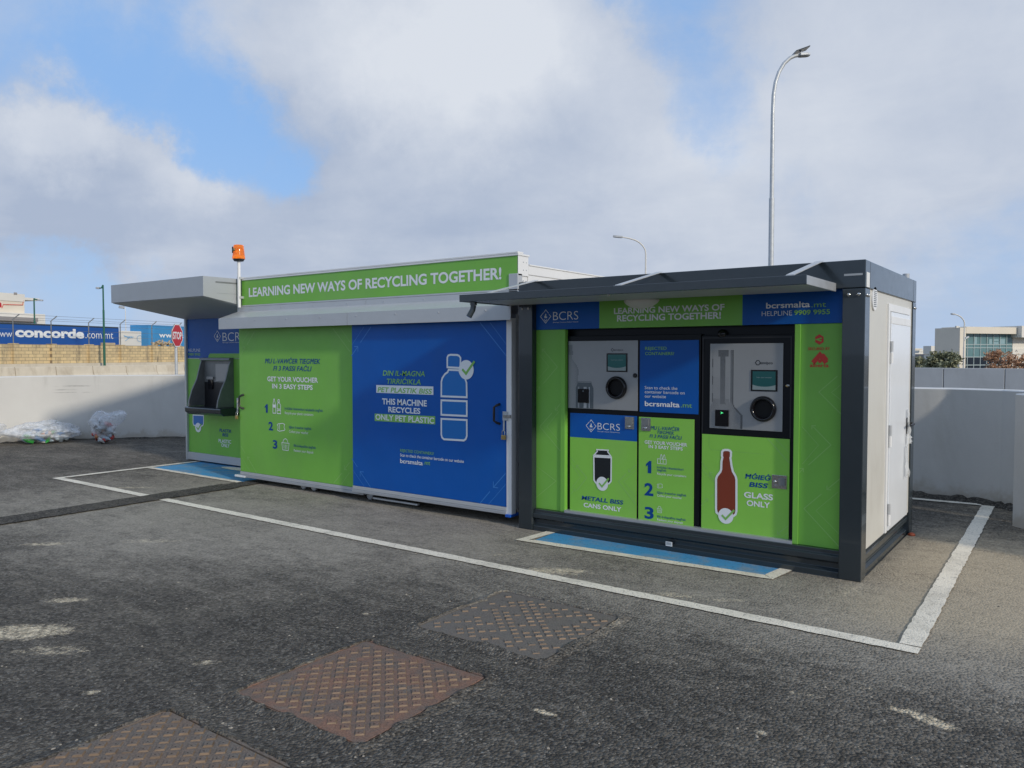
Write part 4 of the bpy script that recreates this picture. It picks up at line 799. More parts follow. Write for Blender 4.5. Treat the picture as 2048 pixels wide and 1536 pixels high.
k.poly2(pr_, [(ca+.13*w_, cz-.004), (cb-.13*w_, cz-.004), (cb-.13*w_, cz-.010), (ca+.13*w_, cz-.010)], .0080, 'rvm'); k.build('can_print', fp)
a, d = pr_.uz(1157, 805); b_, c_ = pr_.uz(1179, 778); k = MB(); k.pbox(pr_, a, b_, d, c_, .016, .007, 'gloss_black'); k.disc2(pr_, ((a+b_)/2, c_-.02), .008, .008, .0165, 'grey_print', 12); k.build('receipt_slot', fp, .003)
k = MB(); k.text(pr_, 'envipco', 1228.5, 1247, 701.6, 697.6, .0068, 'black_print', .01, 0, 701.6); q = pr_.uz(1225.5, 699.8); k.line2(pr_, [(q[0]-.014, q[1]), (q[0], q[1]+.014), (q[0]+.014, q[1]), (q[0], q[1]-.014)], .004, .0068, 'black_print', True); k.build('lettering', fp)
screen(pr_, 1213.8, 706.5, 1255.8, 743.6, fp); intake(pr_, 1234, 775.2, 20.6, fp, 23)
u, z = pr_.uz(1271, 751); k = MB(); k.lathe(pr_.w(u, z, .006), pr_.N, [(.020, 0), (.020, .010), (.016, .014), (.007, .014), (.006, .010), (0, .010)], 'gloss_black', 20); k.build('lock', fp)
X0, X1, Z0, Z1 = rect(pr_, (1279.8, 681), (1399, 680), (1396.5, 829.5), (1278.7, 822.7))
k = MB(); k.pbox(pr_, X0+.004, X1, Z0, Z1, .006, .004, 'blue'); ip = k.build('info_panel', r1, .002)
k = MB(); A = k.text; o = .0075
A(pr_, 'REJECTED', 1291, 1334, 699.8, 693.6, o, 'text_green', .010, 0, 699.6); A(pr_, 'CONTAINERS?', 1291, 1349, 710.2, 704, o, 'text_green', .010, 0, 710.2)
A(pr_, 'Scan to check the', 1290.3, 1355.4, 778.3, 772.2, o, 'text_white', -.002, 0, 779.3); A(pr_, 'container barcode on', 1290.3, 1370, 786.7, 780.6, o, 'text_white', -.002, 0, 788.3); A(pr_, 'our website', 1290.3, 1332.5, 795.2, 789.1, o, 'text_white', -.002, 0, 796)
A(pr_, 'bcrsmalta', 1290.3, 1359.8, 812, 801.8, o, 'text_white', .022, 0, 814.6); A(pr_, '.mt', 1362.2, 1384.7, 814.4, 805.2, o, 'text_green', .006, 0, 815.4); k.build('lettering', ip)
X0, X1, Z0, Z1 = rect(pr_, (1141.6, 825), (1274.5, 832.8), (1273, 1051), (1140, 1031.5)); zsp = (pr_.uz(1141.6, 873)[1]+pr_.uz(1273.5, 883.3)[1])/2
k = MB(); k.pbox(pr_, X0, X1, zsp, Z1, .006, .004, 'blue'); k.pbox(pr_, X0, X1, Z0, zsp-.0006, .006, .004, 'lime'); cdr = k.build('cans_door', r1)
k = MB(); logo(k, pr_, 1183, 851.6, 10, 12, 1196, 1240.4, 858.4, 845.2, o, 861.4, SUB)
lw2 = .014
k.poly2(pr_, [pr_.uz(*p) for p in [(1193.6, 899), (1218, 900.3), (1221.5, 911.2), (1190, 909.5)]], o, 'black_print')
k.line2(pr_, [pr_.uz(*p) for p in [(1194.5, 899), (1217.5, 900.3), (1216.5, 903.5), (1222.5, 912), (1188.8, 910), (1195.5, 902.5)]], lw2*.8, o+.001, 'text_white', True)
cq = [(1188.5, 913), (1223.5, 915), (1223, 962), (1219, 967), (1194, 967.5), (1189, 960)]
shape(k, pr_, cq, lw2, 'black_print', 'text_white', o); check_mark(k, pr_, 1205.4, 967.3, 11.8, 14, o+.0025)
k.text(pr_, 'METALL BISS', 1164, 1247.3, 998.6, 990.2, o, 'text_blue', .024, .12, 1009.8); k.text(pr_, 'CANS ONLY', 1168, 1243.5, 1013.8, 1004.8, o, 'text_white', .028, 0, 1023.4)
zz = lambda pts, w_=lw, head=0: arrow(k, pr_, pts, w_, 'line_green', head, .0070)
zz([(1142, 914), (1150.5, 924)], .005); zz([(1154.5, 980.5), (1174.5, 955.5), (1154, 930.5)], lw, .028); zz([(1142, 925), (1162, 954), (1143, 977)], .004); zz([(1142, 988), (1151.5, 978)], .005, .025)
zz([(1273.5, 929), (1258, 943.5)], lw, .028); zz([(1253, 947), (1237.5, 963), (1272, 1008)]); zz([(1273, 940), (1248, 963), (1272.5, 994)], .004); k.build('graphics', cdr)
latch(pr_, 1251.3, 834, 1269.4, 857.5, .006, cdr)
X0, X1, Z0, Z1 = rect(pr_, (1277.8, 833.3), (1389.4, 839), (1387, 1067.5), (1276.3, 1051))
k = MB(); k.pbox(pr_, X0+.004, X1, Z0, Z1, .006, .004, 'lime'); vdr = k.build('voucher_door', r1)
k = MB(); A = k.text
A(pr_, 'ĦU L-VAWĊER', 1302.5, 1359.5, 860, 852.5, o, 'text_blue', .008, .2, 861.6); A(pr_, 'TIEGĦEK', 1314.8, 1349.4, 867.6, 861.2, o, 'text_blue', .008, .2, 869.2); A(pr_, 'FI 3 PASSI FAĊLI', 1300, 1364.4, 875.6, 868.6, o, 'text_blue', .008, .2, 878.8)
A(pr_, 'GET YOUR VOUCHER', 1290, 1375, 887.6, 880.8, o, 'text_white', .024, 0, 892.6); A(pr_, 'IN 3 EASY STEPS', 1298, 1366, 896, 889.4, o, 'text_white', .024, 0, 900.8)
A(pr_, '1', 1292.7, 1303.3, 945.6, 921, o, 'text_blue', .03, 0, 946.6); A(pr_, '2', 1289.6, 1307.3, 990.6, 965, o, 'text_blue', .03, 0, 992); A(pr_, '3', 1290, 1308, 1036.6, 1012.6, o, 'text_blue', .03, 0, 1038.4)
icon(k, pr_, 'crate', 1315.7, 909.5, 1333, 926.7, o); icon(k, pr_, 'ticket', 1314.8, 968, 1326, 975.6, o); icon(k, pr_, 'basket', 1314.8, 1013, 1324.6, 1024.6, o)
sm_ = lambda s_, x0, y0, x1, m: small(k, pr_, s_, x0, y0, x1, 4.6, o, m, .006)
sm_('Irriċikla l-kontenituri', 1315, 936.2, 1367.5, 'text_blue'); sm_('tiegħek', 1315, 941.6, 1333.5, 'text_blue'); sm_('Recycle your containers', 1315, 949, 1373, 'text_white')
sm_('Iġbor il-vawċer tiegħek', 1315, 986.4, 1373.5, 'text_blue'); sm_('Collect your voucher', 1315, 992.6, 1364.5, 'text_white'); sm_('Ifdi d-depożitu tiegħek', 1315, 1034.4, 1372.5, 'text_blue'); sm_('Redeem your deposit', 1315, 1040.8, 1366.5, 'text_white'); k.build('graphics', vdr)
latch(pr_, 1283.5, 836, 1302.5, 861, .006, vdr)
# --- right machine: glass
r2 = thing('reverse_vending_machine', (-.95, .4, 0), 'silver bottle return machine with a brown bottle on its door, inside the dark kiosk', 'vending machine')
k = MB(); k.box(xm1+.004, xm2-.01, YR+.001, .5, zm0, zm1-.012, 'black'); fx0, fx1 = pr_.uz(1404, 700)[0], pr_.uz(1586, 700)[0]; ft = pr_.uz(1490, 675)[1]; fbm = pr_.uz(1490, 871)[1]
k.line2(pr_, [(fx0+.012, fbm), (fx0+.012, ft), (fx1-.012, ft), (fx1-.012, fbm)], .012, .004, 'rubber'); k.build('cabinet', r2, .004)
X0, X1, Z0, Z1 = rect(pr_, (1421, 687.5), (1567.3, 686), (1565, 863.7), (1419.4, 855.5)); LIM = (X0+.004, X1-.3)
k = MB(); k.pbox(pr_, X0, X1, Z0, Z1, .006, .004, 'rvm'); fp = k.build('front_panel', r2, .002)
uc = (pr_.uz(1426, 730)[0]+pr_.uz(1467, 730)[0])/2; hw1 = (pr_.uz(1467, 730)[0]-pr_.uz(1426, 730)[0])/2; ztop = pr_.uz(1450, 700)[1]; hwb = pr_.uz(1485.5, 850)[0]-uc
def wprof(v):
    y = 1-v
    if y < .10: return hw1*1.0
    if y < .66: return hw1*(1.0+.05*y)
    if y < .82: return hw1*1.04+(hwb-hw1*1.04)*(1-math.cos((y-.66)/.16*math.pi/2))
    return hwb
def wtone(s_, v):
    y = 1-v
    if abs(s_) > .90: return .95 if s_ > 0 or int(v*9) % 2 else .5
    if y < .08: return .9 if -.4 < s_ < .5 else (.8 if s_ > .75 else .25)
    if -.22 < s_ < .28 and y < .7: return .88-.25*y
    if .6 < s_ and y < .66: return .75 if s_ > .72 else .1
    if y > .62: return .42+.2*abs(s_)
    return .0 if y < .35 else .25
halftone(pr_, wprof, uc, Z0+.004, ztop, .0068, 'black_print', 72, .0088, wtone).build('bottle_print', fp)
a, d = pr_.uz(1431, 851.5); b_, c_ = pr_.uz(1458.6, 820); k = MB(); k.pbox(pr_, a, b_, d, c_, .016, .007, 'gloss_black'); us, zs = pr_.uz(1445, 825.5); k.poly2(pr_, [(us-.012, zs-.010), (us+.014, zs), (us-.012, zs+.010), (us-.004, zs)], .0166, 'led'); k.build('receipt_slot', fp, .004)
k = MB(); k.text(pr_, 'envipco', 1521, 1546, 728.4, 722.6, .0068, 'black_print', .014, 0, 728.6); q = pr_.uz(1516.3, 725.4); k.line2(pr_, [(q[0]-.020, q[1]), (q[0]-.008, q[1]+.018), (q[0]+.008, q[1]+.018), (q[0]+.020, q[1]), (q[0]+.008, q[1]-.018), (q[0]-.008, q[1]-.018)], .006, .0068, 'black_print', True); k.build('lettering', fp)
screen(pr_, 1502, 740, 1556, 782, fp); intake(pr_, 1527.4, 817.7, 26, fp, 26)
u, z = pr_.uz(1575, 771.5); k = MB(); k.lathe(pr_.w(u, z, 0), pr_.N, [(.012, 0), (.012, .012), (.005, .013), (0, .012)], 'brass', 14); k.pbox(pr_, u-.003, u+.02, z-.002, z+.010, .016, .004, 'steel'); k.build('lock', r2)
X0, X1, Z0, Z1 = rect(pr_, (1403, 867.6), (1580.8, 878.4), (1576.5, 1094.9), (1402, 1069.5))
k = MB(); k.pbox(pr_, X0+.006, X1, Z0, Z1, .006, .004, 'lime'); gdr = k.build('glass_door', r2)
k = MB(); A = k.text
bx = lambda p: (1380+p[0]*.2148, 850+p[1]*.2148)
shape(k, pr_, [bx(p) for p in [(305, 300), (300, 288), (302, 248), (312, 236), (330, 231), (360, 232), (376, 238), (386, 252), (384, 292), (380, 305), (390, 375), (402, 430), (430, 480), (436, 510), (436, 800), (428, 830), (408, 846), (270, 830), (250, 812), (246, 780), (246, 500), (256, 472), (286, 435), (294, 410), (296, 340)]], .018, 'brown', 'text_white', o)
check_mark(k, pr_, 1452.4, 1031.5, 15.2, 15.6, o+.0025)
A(pr_, 'ĦĠIEĠ', 1491, 1545, 957.2, 947.6, o, 'text_blue', .024, .14, 961.2); A(pr_, 'BISS', 1498.8, 1536.4, 973.4, 963.6, o, 'text_blue', .024, .14, 976.4); A(pr_, 'GLASS', 1488.5, 1546.5, 995, 983.2, o, 'text_white', .028, 0, 1000.2); A(pr_, 'ONLY', 1493.9, 1540.7, 1011.4, 1000, o, 'text_white', .028, 0, 1015.8)
zz([(1535, 876), (1579, 926)]); zz([(1552, 878), (1579, 905)], .004); zz([(1404, 924), (1415.5, 938)], .005); zz([(1421.5, 994), (1431, 986)], lw); zz([(1432, 966), (1420.5, 944.5)], lw, .028); zz([(1404, 938), (1430, 964)], .004)
zz([(1403, 1010.5), (1416.5, 997.5)], .005, .028); zz([(1577, 1051), (1555.5, 1067.5)], lw, .028); zz([(1550, 1072), (1531, 1087.5)]); zz([(1577, 1065), (1541, 1088)], .004)
sl = [pr_.uz(*bx(p)) for p in [(180, 105), (180, 190), (200, 228), (700, 272)]]; k.line2(pr_, sl, .003, .0066, 'text_green'); k.build('graphics', gdr)
latch(pr_, 1544.4, 951.4, 1574.6, 975.6, .006, gdr, True)

# ------------------------------------------------------------------ rusty manhole covers
def rust(name, base, rusty, amt, dusty):
    m = bpy.data.materials.new(name); m.use_nodes = True; t = NT(m.node_tree); b = m.node_tree.nodes['Principled BSDF']
    pos = t.new('ShaderNodeNewGeometry').outputs['Position']
    n = t.noise(pos, 6, 7, .68, .5); n2 = t.noise(pos, 22, 6, .7); n3 = t.noise(t.vmath('ADD', pos, (3, 7, 0)), 4.5, 7, .7, .5); f = t.noise(pos, 120, 3, .6)
    a = t.mix(t.rng(n, .35, .65, 0, amt), c4(base), c4(rusty)); a = t.mix(t.rng(n2, .55, .75, 0, .6), a, (.05, .045, .042, 1))
    a = t.mix(t.rng(n3, .52, .70, 0, dusty), a, (.17, .15, .125, 1)); a = t.mix(t.rng(t.noise(pos, 16, 7, .75), .68, .76, 0, .8), a, (.42, .37, .29, 1))
    a = t.mix(1.0, a, t.vmath('SCALE', (1, 1, 1), t.rng(f, .3, .7, .65, 1.3, False)), 'MULTIPLY')
    t.put(b.inputs['Base Color'], a); b.inputs['Roughness'].default_value = .72; b.inputs['Metallic'].default_value = .15
    bp = t.new('ShaderNodeBump'); bp.inputs['Distance'].default_value = .004; bp.inputs['Strength'].default_value = .7; t.put(bp.inputs['Height'], t.math('ADD', n2, f)); t.put(b.inputs['Normal'], bp.outputs[0]); M[name] = m
rust('rust_red', (.160, .122, .096), (.26, .135, .085), .85, .65); rust('rust_grey', (.165, .148, .126), (.18, .145, .115), .5, .85); rust('rust_brown', (.165, .135, .108), (.20, .135, .092), .7, .85)
from mathutils import noise as NZ
M['worn_lit_edge'] = mat('worn_lit_steel_edge', (.21, .145, .092), .6, metal=.2, var=.45, scale=9)  # wear on the tread sides, lightened further to paint sun glints
def cover(cx, cy, sx, sy, m, label, creep=1.0, hide=0.0):
    r = thing('manhole_cover', (cx, cy, 0), label, 'manhole cover', 'manhole covers in the asphalt')
    k = MB(); e = .016; z = .011; hx_, hy_ = sx/2, sy/2
    for (a, b_, c_, d_) in ((-hx_, hx_, -hy_, -hy_+e), (-hx_, hx_, hy_-e, hy_), (-hx_, -hx_+e, -hy_+e+.0005, hy_-e-.0005), (hx_-e, hx_, -hy_+e+.0005, hy_-e-.0005)): k.box(cx+a, cx+b_, cy+c_, cy+d_, -.01, z, m)
    k.build('frame', r, .003)
    k = MB(); g_ = e+.008; k.box(cx-hx_+g_, cx+hx_-g_, cy-hy_+g_, cy+hy_-g_, -.01, .010, m); pl_ = k.build('cover_plate', r, .003)
    k = MB(); st = .0655; lim = hx_-g_-.012; n_ = int(2*lim/st*1.5)
    for i in range(-n_, n_+1):
        for j in range(-n_, n_+1):
            u, v = i*st, j*st; x, y = (u-v)*.7071, (u+v)*.7071
            if abs(x) > lim-.02 or abs(y) > hy_-g_-.03 or random.random() < hide: continue
            h = .010+.0075*random.uniform(.6, 1.1); q = .7071
            def R_(a, b_): return (cx+x+(a-b_)*q, cy+y+(a+b_)*q)
            s_ = st*.33; t2 = st*.40
            pts = [R_(-s_, -s_), R_(s_, -s_), R_(s_, s_), R_(-s_, s_)]; pin = [R_(-s_+.004, -s_+.004), R_(s_-.004, -s_+.004), R_(s_-.004, s_-.004), R_(-s_+.004, s_-.004)]
            v_ = [(p[0], p[1], .0095) for p in pts]+[(p[0], p[1], h) for p in pin]
            k.add(v_, [(4, 5, 6, 7)], m); k.add(v_, [(a, (a+1) % 4, (a+1) % 4+4, a+4) for a in range(4)], 'worn_lit_edge')
            k.add([R_(a*.003-s_*.2, b_*.003-s_*.1)+(h+.0006,) for a, b_ in ((-1, -1), (1, -1), (1, 1), (-1, 1))], [(0, 1, 2, 3)], 'hole')
    k.build('tread', pl_)
    # grit and tar that has crept over the rim
    k = MB(); hx2, hy2 = sx/2, sy/2; ring = []
    per = [(-hx2, -hy2), (hx2, -hy2), (hx2, hy2), (-hx2, hy2)]; off = Vector((random.random()*9, random.random()*9, 0))
    for e_ in range(4):
        A0, B0 = Vector(per[e_]), Vector(per[(e_+1) % 4])
        for i_ in range(44):
            p = A0.lerp(B0, i_/44); q = Vector((p.x/hx2, p.y/hy2)); cn_ = min(1, abs(q.x))*min(1, abs(q.y)); w_ = NZ.noise(Vector((p.x*3.1, p.y*3.1, 0))+off)
            inn = max(-.012, .006+creep*(.07*max(0, w_)+.04*max(0, NZ.noise(Vector((p.x*13, p.y*13, 3))+off))+.035*max(0, cn_-.88)/.12)+random.uniform(-.004, .004))
            d_ = Vector((-max(-1, min(1, p.x*50)) if abs(abs(p.x)-hx2) < 1e-6 else 0, -max(-1, min(1, p.y*50)) if abs(abs(p.y)-hy2) < 1e-6 else 0)); 
            if d_.length: d_.normalize()
            o2, i2 = p-d_*.05, p+d_*inn
            ring.append([(cx+o2.x, cy+o2.y, .001), (cx+p.x, cy+p.y, .0165+random.uniform(-.002, .002)), (cx+i2.x-d_.x*.006, cy+i2.y-d_.y*.006, .0185+random.uniform(-.002, .003)), (cx+i2.x, cy+i2.y, .0105)])
    n_ = len(ring); k.add([p for q in ring for p in q], [(i_*4+j_, ((i_+1) % n_)*4+j_, ((i_+1) % n_)*4+j_+1, i_*4+j_+1) for i_ in range(n_) for j_ in range(3)], 'asphalt'); k.build('tar_rim', r)
    return r
cover(-1.535, -2.215, .98, .94, 'rust_grey', 'grey dusty manhole cover half buried in grit, nearest the white line', .9, .28)
cover(-1.63, -3.465, .94, .93, 'rust_red', 'reddish brown rusty manhole cover in the middle of the three', 1.0, .03)
cover(-1.71, -4.665, .95, .95, 'rust_brown', 'brown mottled manhole cover cut off by the bottom edge', .9, .06)
# grit spread round the covers and over the yard
k = MB()
def chip(x, y, s_, m):
    a0 = random.random()*6.28; n_ = 5; h = s_*random.uniform(.35, .7)
    v = [(x+s_*random.uniform(.7, 1.1)*math.cos(a0+i*6.283/n_), y+s_*random.uniform(.7, 1.1)*math.sin(a0+i*6.283/n_), .001) for i in range(n_)]
    v += [(x+(p[0]-x)*.55, y+(p[1]-y)*.55, h) for p in v[:n_]]
    k.add(v, [tuple(range(n_, 2*n_))]+[(i, (i+1) % n_, (i+1) % n_+n_, i+n_) for i in range(n_)], m)
M['chip_pale'] = mat('limestone_chip', (.36, .32, .26), .85, var=.2, scale=40); M['chip_dark'] = mat('asphalt_chip', (.055, .053, .05), .8, var=.3, scale=40)
for i in range(520):
    p = gnd(random.uniform(-40, 2090), 1060+480*random.random()**.9)
    chip(p.x, p.y, random.choice((.003, .003, .004, .005, .006, .009)), 'chip_pale' if random.random() < .5 else 'chip_dark')
for (cx, cy) in ((-1.535, -2.215), (-1.63, -3.465), (-1.71, -4.665)):
    for i in range(230):
        e = random.choice((0, 1, 2, 3)); w = random.uniform(-.52, .52); o_ = .48+random.gauss(0, .035); x, y = ((w, o_), (w, -o_), (o_, w), (-o_, w))[e]; chip(cx+x, cy+y, random.choice((.005, .007, .009)), 'chip_dark' if random.random() < .8 else 'chip_pale')
    for i in range(40): chip(cx+random.uniform(-.42, .42), cy+random.uniform(-.42, .42), random.choice((.004, .006, .009)), 'chip_pale' if random.random() < .6 else 'chip_dark')
tag(k.build('grit'), 'loose limestone and asphalt grit scattered over the yard', 'grit', kind='stuff')

# ------------------------------------------------------------------ trash bags
from mathutils import noise as NZ
def bagmat():
    m = bpy.data.materials.new('clear_bag_plastic'); m.use_nodes = True; t = NT(m.node_tree); b = m.node_tree.nodes['Principled BSDF']
    pos = t.new('ShaderNodeNewGeometry').outputs['Position']; n = t.noise(pos, 9, 6, .65, 1.2); n2 = t.noise(pos, 30, 5, .65, 1.0)
    b.inputs['Base Color'].default_value = (.80, .83, .87, 1); b.inputs['Roughness'].default_value = .20; b.inputs['Subsurface Weight'].default_value = 0
    t.put(b.inputs['Alpha'], t.rng(n, .30, .68, .20, .58))
    bp = t.new('ShaderNodeBump'); bp.inputs['Distance'].default_value = .02; bp.inputs['Strength'].default_value = .45; t.put(bp.inputs['Height'], t.math('ADD', n, t.math('MULTIPLY', n2, .5))); t.put(b.inputs['Normal'], bp.outputs[0]); M['bag'] = m
bagmat()
for nm, c_ in (('b_clear', (.42, .50, .56)), ('b_white', (.66, .66, .64)), ('b_green', (.04, .34, .06)), ('b_red', (.50, .06, .05)), ('b_blue', (.10, .25, .50)), ('b_dark', (.10, .08, .07)), ('b_orange', (.55, .25, .12))): M[nm] = mat('bottle_'+nm[2:], c_, .3)
def bag(cx, cy, rx, ry, h, label, seed, cols, neck=None, rot=0.0, top=0.0):
    rr = random.Random(seed); r = thing('trash_bag', (cx, cy, 0), label, 'trash bag'); bm = bmesh.new(); bmesh.ops.create_icosphere(bm, subdivisions=5, radius=1)
    off = Vector((seed*3.1, seed*1.7, 0)); cr, sr = math.cos(rot), math.sin(rot)
    for v in bm.verts:
        p = v.co.copy(); d = p.normalized(); q = 1+.20*NZ.noise(d*1.9+off)+.07*NZ.noise(d*4.5+off)+.02*abs(NZ.noise(d*11+off))
        x, y, z = d.x*rx*q, d.y*ry*q, (d.z*.5+.5)
        z = z**.85*h*(1+.15*NZ.noise(Vector((d.x*2, d.y*2, seed)))); fl = 1-top*(1-min(1, z/h)); x *= fl; y *= fl
        if neck:
            for (ax, ay, az, k_) in neck:
                w_ = max(0, d.dot(Vector((ax, ay, az)).normalized())-.80)/.20; x += ax*k_*w_; y += ay*k_*w_; z += az*k_*w_
        v.co = Vector((cx+x*cr-y*sr, cy+x*sr+y*cr, max(.004, z)))
    me = bpy.data.meshes.new('bag_skin'); bm.to_mesh(me); bm.free(); me.materials.append(M['bag'])
    for p in me.polygons: p.use_smooth = True
    o = bpy.data.objects.new('bag_skin', me); C.objects.link(o); o.parent = r; o.matrix_parent_inverse = WM[r.name].inverted(); WM[o.name] = Matrix.Identity(4)
    k = MB()
    for i in range(44):
        a = rr.uniform(0, 6.28); q = math.sqrt(rr.random())*.66; x, y = rx*q*math.cos(a), ry*q*math.sin(a); z = .05+(h*.78-.08)*rr.random()*(1-.45*q); fl = 1-top*(1-z/h)
        x, y = x*fl, y*fl; p = Vector((cx+x*cr-y*sr, cy+x*sr+y*cr, z)); ax = Vector((rr.uniform(-1, 1), rr.uniform(-1, 1), rr.uniform(-.6, .6))); c_ = rr.choice(cols); R0 = rr.uniform(.028, .042)
        k.lathe(p-ax.normalized()*.09, ax, [(0, 0), (R0, .004), (R0, .11), (R0*.9, .13), (R0*.35, .17), (R0*.35, .19), (0, .19)], c_, 12)
    c = k.build('bottle_filling', r); c['kind'] = 'stuff'
g0 = gnd(88, 886); g1 = gnd(212, 887); g2 = gnd(2, 885)
cl = ['b_clear']*5+['b_white']*3
bag(g0.x-.05, g0.y+.05, .40, .50, .42, 'low slumped clear trash bag with a green bottle in it, middle of the three', 3, cl+['b_green']*2+['b_orange', 'b_blue'], [(.2, -1, .05, .18), (.1, .9, -.3, .10)], math.radians(-22), -.12)
bag(g1.x-.10, g1.y+.0, .28, .27, .60, 'upright clear trash bag of red and white bottles with its knotted top flopped over', 8, cl+['b_red']*3+['b_orange', 'b_blue', 'b_dark'], [(.1, .75, .45, .26)], math.radians(-22), .34)
bag(g2.x-.10, g2.y-.22, .38, .38, .46, 'pale clear trash bag cut by the left edge of the picture', 5, cl+['b_blue'], [(.0, 1, -.3, .10)], math.radians(-22), -.05)

# ------------------------------------------------------------------ street lamps, stop sign
def lamp(px_base, py_top, depth, base_z, r0, arm_px, mat_, label, head=(.34, .16, .06), kind='plain', second=None):
    top = at(px_base, py_top, depth); b_ = Vector((top.x, top.y, base_z)); r = thing('street_lamp', tuple(b_), label, 'street lamp', 'street lamps')
    k = MB(); H0 = top.z-base_z
    k.tube([b_, b_+Vector((0, 0, H0*.35))], r0, mat_, 14); k.tube([b_+Vector((0, 0, H0*.35)), b_+Vector((0, 0, H0*.72))], r0*.82, mat_, 14); k.tube([b_+Vector((0, 0, H0*.72)), top], [r0*.66, r0*.60], mat_, 14)
    k.lathe(b_, (0, 0, 1), [(r0*2.2, 0), (r0*2.2, .02), (r0*1.2, .03)], mat_, 14); po = k.build('pole', r)
    arm = [top]+[at(x, y, depth) for x, y in arm_px]; k = MB(); k.tube(arm, [r0*.58]*(len(arm)-1)+[r0*.5], mat_, 12); ao = k.build('arm', r)
    e = arm[-1]; d = (arm[-1]-arm[-2]); d.z *= .5; d.normalize(); sd = d.cross(Vector((0, 0, 1))).normalized(); up = sd.cross(d)
    L_, w_, t_ = head; k = MB(); pr = [(-.06*L_, -.4), (0, -.5), (.7*L_, -.5), (L_, -.3), (L_, .3), (.7*L_, .5), (0, .5), (-.06*L_, .4)]
    k.prism([e+d*a+sd*(b2*w_)-up*t_*.5 for a, b2 in pr], up*t_, 'galv' if kind != 'white' else 'light_grey'); h = k.build('lamp_head', r, .01)
    k = MB(); k.prism([e+d*a*.8+d*.1*L_+sd*(b2*w_*.7)-up*(t_*.5+.012) for a, b2 in pr], up*.011, 'lens'); k.build('lamp_glass', h)
    if second:
        q = [at(px_base, second[0][1]+4, depth), at(*second[0], depth), at(*second[1], depth)]; k = MB(); k.tube(q, r0*.4, mat_, 10); k.prism([q[1]+(q[2]-q[1])*s_+Vector((0, 0, z)) for s_, z in ((0, -.05), (1, -.02), (1, .08), (0, .10))], sd*.18, 'light_grey'); k.build('side_lamp', r)
    return r, po, ao
D0 = 23.0
r, po, ao = lamp(1545.5, 228, D0, 0, .095, [(1547, 190), (1551, 165), (1558, 144), (1568, 127), (1580, 116), (1590, 111.5), (1599, 110.5)], 'galv', 'tall galvanised street lamp with stepped pole and solar panel head, behind the dark kiosk', (.30, .22, .07))
a_, b_ = at(1588, 107, D0), at(1616, 97, D0); d = (b_-a_); sd = d.cross(Vector((0, 0, 1))).normalized()*.17
k = MB(); k.prism([a_-sd, b_-sd, b_+sd, a_+sd], Vector((0, 0, .03)), 'anthracite'); c_ = (a_+b_)/2; k.tube([at(1600, 110, D0), c_], .03, 'galv', 10); k.build('solar_panel', r)
lamp(1291.5, 508, 52, 0, .075, [(1290.5, 500), (1286, 492), (1279, 485), (1270, 480), (1258, 476.5), (1244, 474)], 'bwhite', 'slim cream street lamp with arm to the left, behind the container and kiosk', (.6, .22, .12), 'white')
lamp(1929, 646, 70, -3, .09, [(1927, 640), (1922, 634), (1916, 630.5), (1909, 628.5)], 'bwhite', 'white two headed street lamp in front of the glass fronted office', (.32, .25, .12), 'white', ((1932, 677), (1938, 674)))
lamp(206, 570, 66, 0, .10, [(203, 576), (199, 576)], 'green_paint', 'tall green street lamp in front of the blue trailer', (.28, .3, .14), 'white')
lamp(68, 597, 72, 0, .10, [(71, 599), (77, 600)], 'green_paint', 'green street lamp beside the white building', (.4, .3, .14), 'white')
lamp(251, 622, 90, 0, .06, [(250, 616), (247, 615)], 'bwhite', 'thin pale floodlight mast beyond the fence, under the grey canopy', (.5, .4, .3), 'white')

sg = at(354.5, 671, 26.0); vd = (Vector((CAM.x, CAM.y, sg.z))-sg).normalized(); q = Vector((0, 0, 1)).cross(vd)
ang = math.radians(64); nrm = (vd*math.cos(ang)+q*math.sin(ang)).normalized(); U_ = Vector((0, 0, 1)).cross(nrm)
st = thing('stop_sign', (sg.x, sg.y, 0), 'red octagonal stop sign on a grey post behind the white wall', 'road sign')
k = MB(); pc = sg-nrm*.05; k.tube([(pc.x, pc.y, 0), (pc.x, pc.y, sg.z+.30)], .045, 'galv', 12); k.build('post', st)
pls = Plane((sg.x, sg.y, 0), U_); R0 = .385
def octo(r_): return [(r_*math.cos(math.pi/8+i*math.pi/4), sg.z+r_*math.sin(math.pi/8+i*math.pi/4)) for i in range(8)]
k = MB(); k.prism([pls.w(u, z, 0) for u, z in octo(R0+.025)], -pls.N*.02, 'grey_metal'); k.poly2(pls, octo(R0+.02), .002, 'text_white'); k.poly2(pls, octo(R0-.012), .004, 'red'); pn = k.build('sign_plate', st)
k = MB(); k.text(pls, 'STOP', 0, 0, 0, 0, .006, 'text_white', .03, at_uz=(-.30, .30, sg.z-.125, .25)); k.build('lettering', pn)

